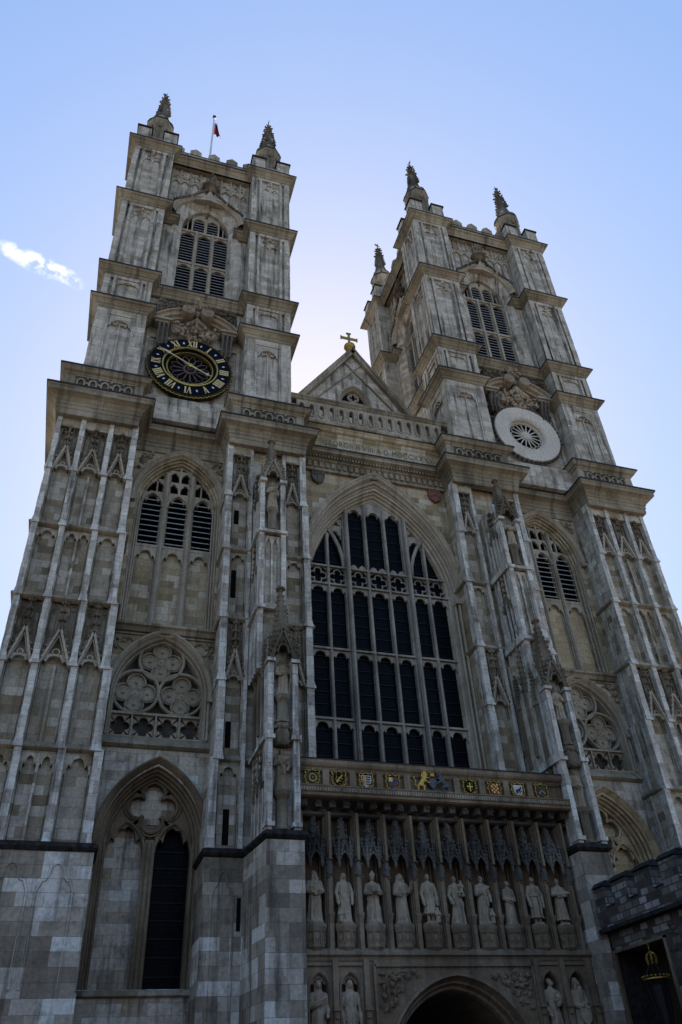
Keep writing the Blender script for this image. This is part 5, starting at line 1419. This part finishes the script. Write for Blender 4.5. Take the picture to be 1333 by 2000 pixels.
# ------------------------------------------------------------------ coats of arms on the porch parapet
def arms(label, x, field, design, group='painted coats of arms on the porch parapet'):
    e = tag(empty('coat_of_arms', (x, -1.42, 11.73)), label, 'coat of arms', group)
    sh = [(-.19, .2), (.19, .2), (.2, .02), (.15, -.14), (0, -.25), (-.15, -.14), (-.2, .02)]
    m = MB(); m.prism([(a*1.08, c*1.08) for a, c in sh], -.05, .05)
    pts = [(-.27, .26), (-.21, .3), (-.15, .25), (0, .3), (.15, .25), (.21, .3), (.27, .26), (.24, .12), (.29, .02), (.24, -.06), (.25, -.16), (.15, -.2), (.08, -.29), (0, -.31), (-.08, -.29), (-.15, -.2), (-.25, -.16), (-.24, -.06), (-.29, .02), (-.24, .12)]
    m.tube([(a, -.05, c) for a, c in pts], .032, 5, True)
    for a, c in pts: m.blob((a*1.03, -.06, c*1.03), .038, .3)
    m.blob((0, -.07, .31), (.07, .05, .06), .2); m.build('frame', 'old_gold', e)
    m = MB(); m.prism(sh, -.085, .0); m.build('field', field, e)
    g = MB(); col = 'gold'; Y = -.1
    if design == 'round':
        g.annulus(0, 0, [(.15, Y+.02), (.15, Y-.02), (.11, Y-.02), (.1, Y+.02)], 18); g.blob((0, Y, 0), (.06, .04, .06)); col = 'old_gold'
    elif design == 'lion':
        g.tube([(-.1, Y, -.14), (-.04, Y, -.02), (.02, Y, .05), (.08, Y, .1)], .04, 6); g.blob((.1, Y, .13), .05); g.tube([(.03, Y, .04), (.13, Y, .0)], .02, 5); g.tube([(-.05, Y, -.03), (.06, Y, -.09)], .02, 5); g.tube([(-.1, Y, -.12), (-.14, Y, .02), (-.09, Y, .1)], .016, 5)
        for a, c in ((-.12, .14), (0, -.18), (.12, -.1)): g.blob((a, Y, c), .025)
    elif design == 'waves':
        for c in (.14, .05, -.04, -.13):
            w = MB(); w.tube([(.0+i*.03, Y, c+.012*sin(i*1.6)) for i in range(6)], .02, 4); w.build('wave', 'paint_blue', e)
        w = MB(); w.box(-.17, -.01, Y, -.08, -.12, .17); w.build('red_half', 'paint_red', e)
        g.box(-.12, -.09, Y-.012, Y, -.12, .16); g.box(-.06, -.03, Y-.012, Y, -.14, .16); g.box(-.17, -.01, Y-.013, Y, .0, .03)
    elif design == 'quarters':
        g.box(-.17, -.01, Y, -.08, .02, .18); w = MB(); w.box(.01, .17, Y, -.08, -.12, -.01); w.build('red_quarter', 'paint_red', e)
        for i in range(5): g.blob((.04+.03*i, Y, .1+.03*(i % 2)), .02); g.blob((-.14+.03*i, Y, -.08-.02*(i % 2)), .02)
    elif design == 'cross':
        g.box(-.025, .025, Y, -.08, -.16, .17); g.box(-.14, .12, Y-.002, -.08, .0, .05)
        for a in (-1, 1):
            for c in (-.08, .12): g.blob((a*.09, Y, c), .028)
    elif design == 'checks':
        for i in range(4):
            for j in range(5):
                if (i+j) % 2: g.box(-.15+.08*i, -.08+.08*i, Y, -.08, -.17+.075*j, -.1+.075*j)
        g.blob((0, Y-.01, .1), (.05, .03, .07))
    elif design == 'horse':
        w = MB(); w.tube([(-.09, Y, -.03), (.0, Y, .0), (.07, Y, .03)], .045, 6); w.tube([(.07, Y, .04), (.12, Y, .12), (.15, Y, .09)], .024, 5)
        for a, c in ((-.11, -.15), (-.05, -.14), (.06, -.13), (.14, -.06)): w.tube([(a*.8, Y, -.03), (a, Y, c)], .016, 5)
        w.build('beast', 'paint_black', e); g.blob((0, Y, -.19), (.08, .03, .03)); 
    elif design == 'chevron':
        g.rake(-.15, -.1, 0, .06, .03, Y, -.08); g.rake(0, .06, .15, -.1, .03, Y, -.08)
        for a, c in ((-.09, .11), (.09, .11), (0, -.15)): g.blob((a, Y, c), .03)
        col = 'old_gold'
    g.build('charge', col, e)
spec = [(0, 'paint_black', 'round', 'dull gold cartouche with a round boss, leftmost coat of arms'), (1, 'navy', 'lion', 'dark shield with a gold rampant beast in a gold frame, second from the left'),
        (2, 'paint_white', 'waves', 'white and red shield with dark wavy bars in a gold frame'), (3, 'paint_blue', 'quarters', 'quartered blue, gold and red shield left of the royal lion'),
        (5, 'navy', 'cross', 'dark shield with a gold cross just right of the unicorn'), (6, 'paint_red', 'checks', 'gold chequered shield, third from the right'),
        (7, 'paint_white', 'horse', 'white shield with a dark four-legged beast, second from the right'), (8, 'paint_black', 'chevron', 'black shield with a thin gold chevron, rightmost coat of arms')]
for i, f, d, lab in spec: arms(lab, hx[i], f, d)
# royal arms: lion, crowned shield, unicorn
e = tag(empty('royal_arms', (hx[4], -1.44, 11.46)), 'large royal arms with a gold lion and a dark unicorn beside a crowned shield', 'coat of arms')
def beast(q, horn):
    m = MB()
    P = lambda x, z, y=-.12: (q*x, y, z)
    capsule(m, P(.55, .2), P(.38, .42), .11, .12); capsule(m, P(.38, .42), P(.33, .56), .1, .085)           # trunk, neck
    ell(m, P(.3, .65), (.09, .09, .1)); capsule(m, P(.28, .64), P(.2, .61), .05, .035)
    if not horn:
        for k in range(9): ell(m, P(.34+.1*cos(k*.75), .58+.12*sin(k*.75)), (.05, .07, .05), 6, 5)
        m.lathe(q*.3, -.12, [(.07, .73), (.1, .82), (.04, .8)], 8)
    else:
        capsule(m, P(.27, .72), P(.2, .92), .016, .006, 5)
        for k in range(4): ell(m, P(.4, .5+.07*k), (.035, .05, .045), 6, 5)
    for z0, z1 in ((.47, .5), (.4, .3)): capsule(m, P(.34, z0, -.16), P(.16, z1, -.17), .05, .03); ell(m, P(.14, z1, -.17), (.04, .03, .03), 6, 5)
    capsule(m, P(.55, .2, -.16), P(.36, .16, -.18), .08, .05); capsule(m, P(.36, .16, -.18), P(.42, .03, -.18), .045, .03); ell(m, P(.37, .02, -.18), (.06, .035, .025), 6, 5)
    capsule(m, P(.58, .18), P(.62, .04), .07, .035); ell(m, P(.57, .02), (.07, .04, .025), 6, 5)
    for a, c in (((.62, .16), (.74, .22)), ((.74, .22), (.7, .38)), ((.7, .38), (.76, .47))): capsule(m, P(*a), P(*c), .025, .02, 6)
    ell(m, P(.76, .5), (.05, .04, .05), 6, 5)
    return remesh(m, .014)
for q, hn, nm, mt in ((-1, 0, 'lion', 'gold'), (1, 1, 'unicorn', 'silver_paint')):
    o = bpy.data.objects.new(nm, beast(q, hn)); COL.objects.link(o); o.data.materials.clear(); o.data.materials.append(MAT[mt]); o.parent = e
m = MB(); m.prism([(-.15, .5), (.15, .5), (.16, .25), (0, .08), (-.16, .25)], -.14, .0); m.build('shield', 'silver_paint', e)
m = MB(); m.lathe(0, -.08, [(.1, .56), (.12, .66), (.06, .72), (.02, .8)], 8)
for k in range(6): m.blob((.1*cos(k), -.08+.1*sin(k), .68), .03)
m.blob((0, -.08, .84), .035); m.build('crown', 'gold', e)
m = MB(); m.tube([(-.75, -.14, .02), (-.3, -.16, -.01), (0, -.16, .03), (.3, -.16, -.01), (.75, -.14, .02)], .03, 5); m.build('motto_scroll', 'silver_paint', e)

# two stone shields beside the great window head
for x, mt, lab in ((-3.25, 'carved_dark', 'dark carved stone shield on the wall left of the great window head'), (3.62, 'red_stone', 'faded red stone shield on the wall right of the great window head')):
    e = tag(empty('wall_shield', (x, 1.98, 29.45)), lab, 'shield', 'stone shields beside the window head')
    m = MB(); o = [(-.36, .45), (.36, .45), (.38, .0), (.28, -.3), (0, -.5), (-.28, -.3), (-.38, .0)]
    m.prism(o, -.14, .02); m.tube([(a*.93, -.14, c*.93) for a, c in o], .035, 5, True); m.build('plate', mt, e)
    m = MB()
    if x < 0: m.box(-.035, .035, -.18, -.13, -.42, .4); m.box(-.3, .3, -.178, -.13, .12, .2)
    else: m.rake(-.25, -.12, 0, .1, .07, -.18, -.13); m.rake(0, .1, .25, -.12, .07, -.18, -.13)
    for a in (-.18, .18): m.blob((a, -.15, .25), .07, .2)
    m.build('charge', mt, e)

# ------------------------------------------------------------------ clock on the left tower
e = tag(empty('clock', (-10.68, 1.6, 35.65)), 'round blue and gold tower clock with roman numerals', 'clock')
R = 2.28
m = MB(); m.annulus(0, 0, [(R, .33), (R+.08, .2), (R+.1, -.02), (R+.02, -.14), (R-.06, -.15)], 64); 
for i in range(40):
    a = 2*pi*i/40; m.blob(((R+.1)*cos(a), -.0, (R+.1)*sin(a)), (.09, .1, .09), .2)
m.build('rim', 'bronze', e)
m = MB()
for i in range(60):
    a0 = 2*pi*i/60; m.tube([((R+.06+.07*abs(sin(k*pi/4)))*cos(a0+.1*k/4), -.1, (R+.06+.07*abs(sin(k*pi/4)))*sin(a0+.1*k/4)) for k in range(5)], .022, 4)
m.build('gilt_scallops', 'old_gold', e)
m = MB(); m.annulus(0, 0, [(R-.02, .1), (R-.02, -.16), (1.52, -.16), (1.44, -.05), (1.3, .02)], 64); m.build('dial', 'navy', e)
m = MB(); m.annulus(0, 0, [(1.58, -.15), (1.57, -.21), (1.5, -.22), (1.47, -.15)], 64); m.build('gilt_ring', 'gold', e)
m = MB(); m.annulus(0, 0, [(1.33, -.0), (1.32, -.05), (1.25, -.06), (1.22, .08)], 64); m.build('gilt_ring', 'old_gold', e)
m = MB(); m.disc(0, 0, 1.32, .26, .3, 40); m.build('dark_centre', 'dark_void', e)
m = MB()
for i in range(14):
    a = 2*pi*i/14+.1; d = (cos(a), sin(a)); n2 = (-sin(a), cos(a))
    P = lambda r, t: (d[0]*r+n2[0]*t, .1, d[1]*r+n2[1]*t)
    m.tube([P(.28, .02), P(.5, .13), P(.75, .2), P(.92, .14), P(1.0, .12), P(1.12, 0), P(1.0, -.12), P(.92, -.14), P(.75, -.2), P(.5, -.13), P(.28, -.02)], .02, 4)
m.annulus(0, 0, [(.36, .12), (.36, .02), (.28, .0), (.26, .06)], 20); m.annulus(0, 0, [(.18, .06), (.16, -.12), (.001, -.14)], 14); m.build('petal_tracery', 'petal_metal', e)
NUM = ['XII', 'I', 'II', 'III', 'IIII', 'V', 'VI', 'VII', 'VIII', 'IX', 'X', 'XI']
for i, t in enumerate(NUM):
    a = -2*pi*i/12
    m = MB(Matrix.Rotation(-a, 4, 'Y')); hgt = .5; z0 = 1.66; y0, y1 = -.19, -.155
    wd = {'I': .14, 'V': .28, 'X': .29}; tot = sum(wd[c] for c in t); x = -tot/2
    for c in t:
        w = wd[c]; cx = x+w/2
        if c == 'I': m.box(cx-.042, cx+.042, y0, y1, z0, z0+hgt); m.box(cx-.06, cx+.06, y0-.002, y1, z0, z0+.025); m.box(cx-.06, cx+.06, y0-.002, y1, z0+hgt-.025, z0+hgt)
        elif c == 'V': m.rake(cx-.1, z0+hgt, cx, z0, .085, y0, y1); m.rake(cx+.1, z0+hgt, cx, z0, .035, y0-.003, y1)
        else: m.rake(cx-.1, z0+hgt, cx+.1, z0, .085, y0, y1); m.rake(cx+.1, z0+hgt, cx-.1, z0, .035, y0-.003, y1)
        if c in 'VX':
            for q in ((-1, 1) if c == 'V' else (-1, 1)):
                m.box(cx+q*.1-.045, cx+q*.1+.045, y0-.004, y1, z0+hgt-.022, z0+hgt)
                if c == 'X': m.box(cx+q*.1-.045, cx+q*.1+.045, y0-.004, y1, z0, z0+.022)
        x += w
    m.build('numeral', 'gilt_paint', e)
    m = MB(Matrix.Rotation(2*pi*(i+.5)/12, 4, 'Y')); m.prism([(0, 1.82), (.06, 1.92), (0, 2.02), (-.06, 1.92)], -.185, -.155); m.build('marker', 'pole_white', e)
ang = 2*pi*(50/60)
m = MB(Matrix.Rotation(ang, 4, 'Y'))
m.rake(0, -.45, 0, .2, .1, -.31, -.28); m.rake(0, .2, 0, 1.25, .06, -.31, -.28); m.prism([(0, 1.2), (.1, 1.45), (.06, 1.62), (0, 1.98), (-.06, 1.62), (-.1, 1.45)], -.312, -.278); m.build('hand', 'gilt_paint', e)
m = MB(Matrix.Rotation(2*pi*(3+50/60)/12, 4, 'Y'))
m.rake(0, -.3, 0, 1.0, .07, -.27, -.24); m.prism([(0, .95), (.13, 1.12), (.05, 1.12), (0, 1.34), (-.05, 1.12), (-.13, 1.12)], -.272, -.238); m.build('hand', 'gilt_paint', e)
m = MB(); m.annulus(0, 0, [(.14, -.2), (.14, -.31), (.05, -.34), (.001, -.34)], 16); m.build('hub', 'gold', e)

# ------------------------------------------------------------------ cross, flag
e = tag(empty('gable_cross', (-.15, GY-.05, 42.62)), 'gilded cross standing on a golden orb at the gable tip', 'cross')
m = MB(); m.lathe(0, 0, [(.2, -.1), (.26, 0), (.12, .06), (.32, .18), (.4, .35), (.38, .5), (.26, .66), (.12, .72), (.1, .8)], 14); m.build('orb', 'old_gold', e, True)
m = MB(); m.box(-.07, .07, -.06, .06, .75, 1.75); m.box(-.5, .5, -.062, .062, 1.2, 1.36)
for a, c, hz in ((-.5, 1.28, 1), (.5, 1.28, 1), (0, 1.72, 0)):
    if hz: m.prism([(a-.02*(1 if a > 0 else -1), c-.05), (a+.1*(1 if a > 0 else -1), c-.18), (a+.1*(1 if a > 0 else -1), c+.18), (a-.02*(1 if a > 0 else -1), c+.05)], -.064, .064)
    else: m.prism([(-.05, c), (.05, c), (.18, c+.12), (-.18, c+.12)], -.064, .064)
m.build('cross', 'old_gold', e)
e = tag(empty('flagpole', (-10.6, 6.0, 57.4)), 'white flagpole with a limp dark red flag on the left tower roof', 'flagpole')
m = MB(); m.tube([(0, 0, 0), (0, 0, 17.2)], .12, 10, False, .075); m.build('pole', 'pole_white', e)
m = MB(); m.blob((0, 0, 17.3), .19, 0); m.build('finial', 'iron', e)
m = MB(); cs = []
for j in range(9):
    z = 16.25-j*.27; wd = .22+.5*(j/8)**1.4
    cs.append([(.1+wd*(i/8), .11*sin(i*1.5+j*.3), z-.16*i/8*(1+j*.1)) for i in range(9)])
m.loft(cs); m.build('flag', 'flag_red', e)

# ------------------------------------------------------------------ battlemented gatehouse at the right, lantern in front of it
gx = 5.55
e = tag(empty('gatehouse', (gx, -7, 0)), 'low dark gatehouse with a battlemented top and a deep dark doorway', 'gatehouse')
def G(): return MB(Matrix.Translation((-gx, 7, 0)))
m = G()
m.box(gx+.25, 11, -16, -1.95, -.3, 6.62) if 0 else None
m.box(gx+.25, 11, -16, -5.0, -.3, 6.6); m.box(gx+.25, 11, -5.0, -1.95, 6.05, 6.6); m.box(gx+1.6, 11, -5.0, -1.95, -.3, 6.05); rnd = random.Random(5)
for i in range(150): m.blob((gx+.25, rnd.uniform(-11, -5.2), rnd.uniform(1.5, 6.3)), (.07, rnd.uniform(.1, .22), rnd.uniform(.06, .12)), .25)
m.build('wall', 'rubble', e)
m = G(); m.box(gx+.25, 11, -2.0, -1.6, -.3, 6.6); m.build('jamb', 'soot_shade_stone', e)  # near-black colour stands for the lack of light inside the passage
m = G(); m.box(gx, gx+.45, -16, -1.92, 6.72, 7.35); m.box(gx+.45, 11, -16, -1.92, 6.72, 7.0)
for i in range(10):
    y0 = -2.55-i*1.41
    m.box(gx-.002, gx+.45, y0, y0+(.88 if i else .6), 7.35, 8.03)
m.build('battlement', 'ashlar_patchy' if 0 else 'rubble', e)
m = G()
for i in range(10):
    y0 = -2.55-i*1.41
    m.hexa([(gx-.1,y0-.05,8.05),(gx+.52,y0-.05,8.05),(gx+.52,y0+(.92 if i else .62),8.05),(gx-.1,y0+(.92 if i else .62),8.05),(gx+.12,y0-.05,8.24),(gx+.4,y0-.05,8.24),(gx+.4,y0+(.92 if i else .62),8.24),(gx+.12,y0+(.92 if i else .62),8.24)])
    m.hexa([(gx-.06,y0-.5,7.35),(gx+.5,y0-.5,7.35),(gx+.5,y0-.02,7.35),(gx-.06,y0-.02,7.35),(gx+.12,y0-.5,7.43),(gx+.4,y0-.5,7.43),(gx+.4,y0-.02,7.43),(gx+.12,y0-.02,7.43)])
m.box(gx-.12, gx+.5, -16, -1.9, 6.6, 6.72); m.build('coping', 'soot_shade_stone', e)
m = G(); m.box(gx+.2, gx+.3, -5.0, -4.86, 0, 6.05); m.box(gx+.2, gx+.3, -5.0, -1.95, 5.97, 6.06); m.box(gx+.2, gx+.3, -2.06, -1.93, 0, 5.96); m.build('door_frame', 'portal', e)
m = G(); m.box(gx+1.5, gx+1.58, -4.86, -2.0, 0, 6.0); m.build('door', 'wood', e)
LX, LY = 4.95, -5.1
e = tag(empty('lantern', (LX, LY, 0)), 'dark lantern on a post with a gilded crown and cross on top', 'lantern')
m = MB(); m.lathe(0, 0, [(.2, 0), (.16, .3), (.08, .5), (.06, 3.4), (.1, 3.5), (.14, 3.55)], 10); m.build('post', 'iron', e)
m = MB()
for k in range(8):
    a = k*pi/4+pi/8; m.tube([(.18*cos(a), .18*sin(a), 3.55), (.32*cos(a), .32*sin(a), 4.62)], .018, 4)
m.lathe(0, 0, [(.2, 3.52), (.22, 3.56), (.2, 3.58)], 8, pi/8); m.build('frame', 'iron', e)
m = MB(); m.lathe(0, 0, [(.16, 3.58), (.3, 4.62), (.38, 4.74)], 8, pi/8); m.build('pane', 'iron', e)
m = MB(); m.lathe(0, 0, [(.39, 4.76), (.42, 4.775), (.42, 4.81), (.38, 4.82)], 24)
for k in range(20): a = k*pi/10; m.blob((.41*cos(a), .41*sin(a), 4.86), .033, .1)
m.build('gilt_ring', 'old_gold', e)
m = MB()
for k in range(8): aa = k*pi/4; m.tube([(.38*cos(aa), .38*sin(aa), 4.78), (.1*cos(aa), .1*sin(aa), 5.24)], .014, 4)
m.build('stay', 'iron', e)
m = MB()
for k in range(6):
    a = k*pi/3; m.tube([(.13*cos(a), .13*sin(a), 5.2), (.17*cos(a), .17*sin(a), 5.34), (.13*cos(a), .13*sin(a), 5.46), (.03*cos(a), .03*sin(a), 5.52)], .03, 5)
m.tube([(0, 0, 5.5), (0, 0, 5.86)], .014, 5); m.box(-.07, .07, -.012, .012, 5.72, 5.745); m.blob((0, 0, 5.54), .04, .1); m.blob((0, 0, 5.64), .028, .1); m.build('crown', 'old_gold', e)

# ------------------------------------------------------------------ plain buildings added round the forecourt, unseen, to shut off the low sky
m = MB()
rnd = random.Random(3); x = -75
while x < 75:
    wd = rnd.uniform(9, 15); h = rnd.uniform(14, 19)
    m.box(x, x+wd-.02, -74, -58+rnd.uniform(-1, 1), -.3, h); m.prism([(x, h), (x+wd-.02, h), (x+wd*.5, h+3.5)], -73, -60)
    x += wd
for sx in (-1, 1):
    y = -57
    while y < -2:
        wd = rnd.uniform(9, 14); h = rnd.uniform(12, 16)
        m.box(sx*52, sx*(66+rnd.uniform(-1, 1)), y, y+wd-.02, -.3, h); y += wd
tag(m.build('sky_blocking_buildings', 'brick'), kind='structure')

# ------------------------------------------------------------------ ground, sky, light, camera
m = MB(); m.quad((-600,-600,-.02),(600,-600,-.02),(600,600,-.02),(-600,600,-.02)); tag(m.build('ground', 'paving'), kind='structure')

w = bpy.data.worlds.new('World'); scene.world = w; w.use_nodes = True
nt = w.node_tree; nt.nodes.clear(); L = nt.links.new
SUN_EL, SUN_AZ = radians(40), radians(17)      # azimuth from +y towards +x
sky = N(nt, 'ShaderNodeTexSky'); sky.sky_type = 'NISHITA'; sky.sun_disc = False; sky.sun_elevation = SUN_EL; sky.sun_rotation = SUN_AZ
sky.air_density = 1.3; sky.dust_density = 1.0; sky.ozone_density = 3.0
bg = N(nt, 'ShaderNodeBackground'); bg.inputs[1].default_value = .15; out = N(nt, 'ShaderNodeOutputWorld')
KS = 2.7      # soft shoulder for the glare round the hidden sun
# a thin wisp of cloud
tc = N(nt, 'ShaderNodeTexCoord')
a = Vector((-.1700, .5850, .7930)).normalized(); b2 = Vector((-.1000, .6090, .7868)).normalized()
ax = (b2-a).normalized(); mid = (a+b2).normalized(); ay = mid.cross(ax).normalized()
def dot(vec, v, name='DOT_PRODUCT'):
    n = N(nt, 'ShaderNodeVectorMath'); n.operation = 'DOT_PRODUCT'; L(vec, n.inputs[0]); n.inputs[1].default_value = v; return n.outputs['Value']
dirv = tc.outputs['Generated']
u = dot(dirv, ax); v = dot(dirv, ay); f = dot(dirv, mid)
nz = N(nt, 'ShaderNodeTexNoise'); nz.inputs['Scale'].default_value = 60; nz.inputs['Detail'].default_value = 9; nz.inputs['Roughness'].default_value = .62; L(dirv, nz.inputs['Vector'])
nz2 = N(nt, 'ShaderNodeTexNoise'); nz2.inputs['Scale'].default_value = 14; nz2.inputs['Detail'].default_value = 3; L(dirv, nz2.inputs['Vector'])
vv = mth(nt, 'ADD', v, mth(nt, 'MULTIPLY', mth(nt, 'SUBTRACT', nz2.outputs['Fac'], .5), .05))
g1 = mth(nt, 'POWER', mth(nt, 'DIVIDE', vv, .014), 2.0); g2 = mth(nt, 'POWER', mth(nt, 'DIVIDE', u, .052), 4.0)
den = mth(nt, 'MULTIPLY', mth(nt, 'SUBTRACT', 1.0, mth(nt, 'POWER', mth(nt, 'ADD', g1, g2), .5), True), mth(nt, 'ADD', mth(nt, 'MULTIPLY', nz.outputs['Fac'], 7.0), -2.9), True)
den = mth(nt, 'MULTIPLY', den, mth(nt, 'GREATER_THAN', f, .9))
lum = dot(sky.outputs[0], (.22, .6, .18))
vd = N(nt, 'ShaderNodeVectorMath'); vd.operation = 'SCALE'; L(sky.outputs[0], vd.inputs[0]); L(mth(nt, 'DIVIDE', 1.0, mth(nt, 'ADD', mth(nt, 'DIVIDE', lum, KS), 1.0)), vd.inputs['Scale'])
hs = N(nt, 'ShaderNodeHueSaturation'); hs.inputs['Saturation'].default_value = 1.08; L(vd.outputs[0], hs.inputs['Color'])
skc = mixc(nt, 1.0, hs.outputs[0], (.84, .83, .84), 'MULTIPLY')
c = mixc(nt, mth(nt, 'MULTIPLY', den, .9), skc, (3.2, 3.2, 3.25))
L(c, bg.inputs[0]); L(bg.outputs[0], out.inputs[0])
sd = Vector((sin(SUN_AZ)*cos(SUN_EL), cos(SUN_AZ)*cos(SUN_EL), sin(SUN_EL)))
sl = bpy.data.lights.new('sun', 'SUN'); sl.energy = 5.0; sl.angle = radians(.5); sl.color = (1, .95, .87)
so = bpy.data.objects.new('sun', sl); COL.objects.link(so); so.rotation_euler = sd.to_track_quat('Z', 'Y').to_euler(); so.location = sd*120

cam = bpy.data.cameras.new('camera'); co = bpy.data.objects.new('camera', cam); COL.objects.link(co); scene.camera = co
cam.sensor_fit = 'VERTICAL'; cam.sensor_height = 36.0; cam.lens = 1526.33/2000*36.0; cam.clip_end = 3000; cam.clip_start = .1
pt, yw, rl = radians(38.03994), radians(19.37959), radians(-3.37119)
fw = Vector((sin(yw)*cos(pt), cos(yw)*cos(pt), sin(pt))); r0 = Vector((cos(yw), -sin(yw), 0)); u0 = r0.cross(fw)
rr = r0*cos(rl)+u0*sin(rl); uu = -r0*sin(rl)+u0*cos(rl)
co.matrix_world = Matrix(((rr.x, uu.x, -fw.x, -12.869), (rr.y, uu.y, -fw.y, -28.8827), (rr.z, uu.z, -fw.z, 1.7), (0,0,0,1)))
scene.view_settings.view_transform = 'Standard'; scene.view_settings.look = 'None'; scene.view_settings.exposure = 1.85; scene.view_settings.gamma = 1.0
scene.cycles.max_bounces = 5; scene.cycles.diffuse_bounces = 1; scene.cycles.glossy_bounces = 2
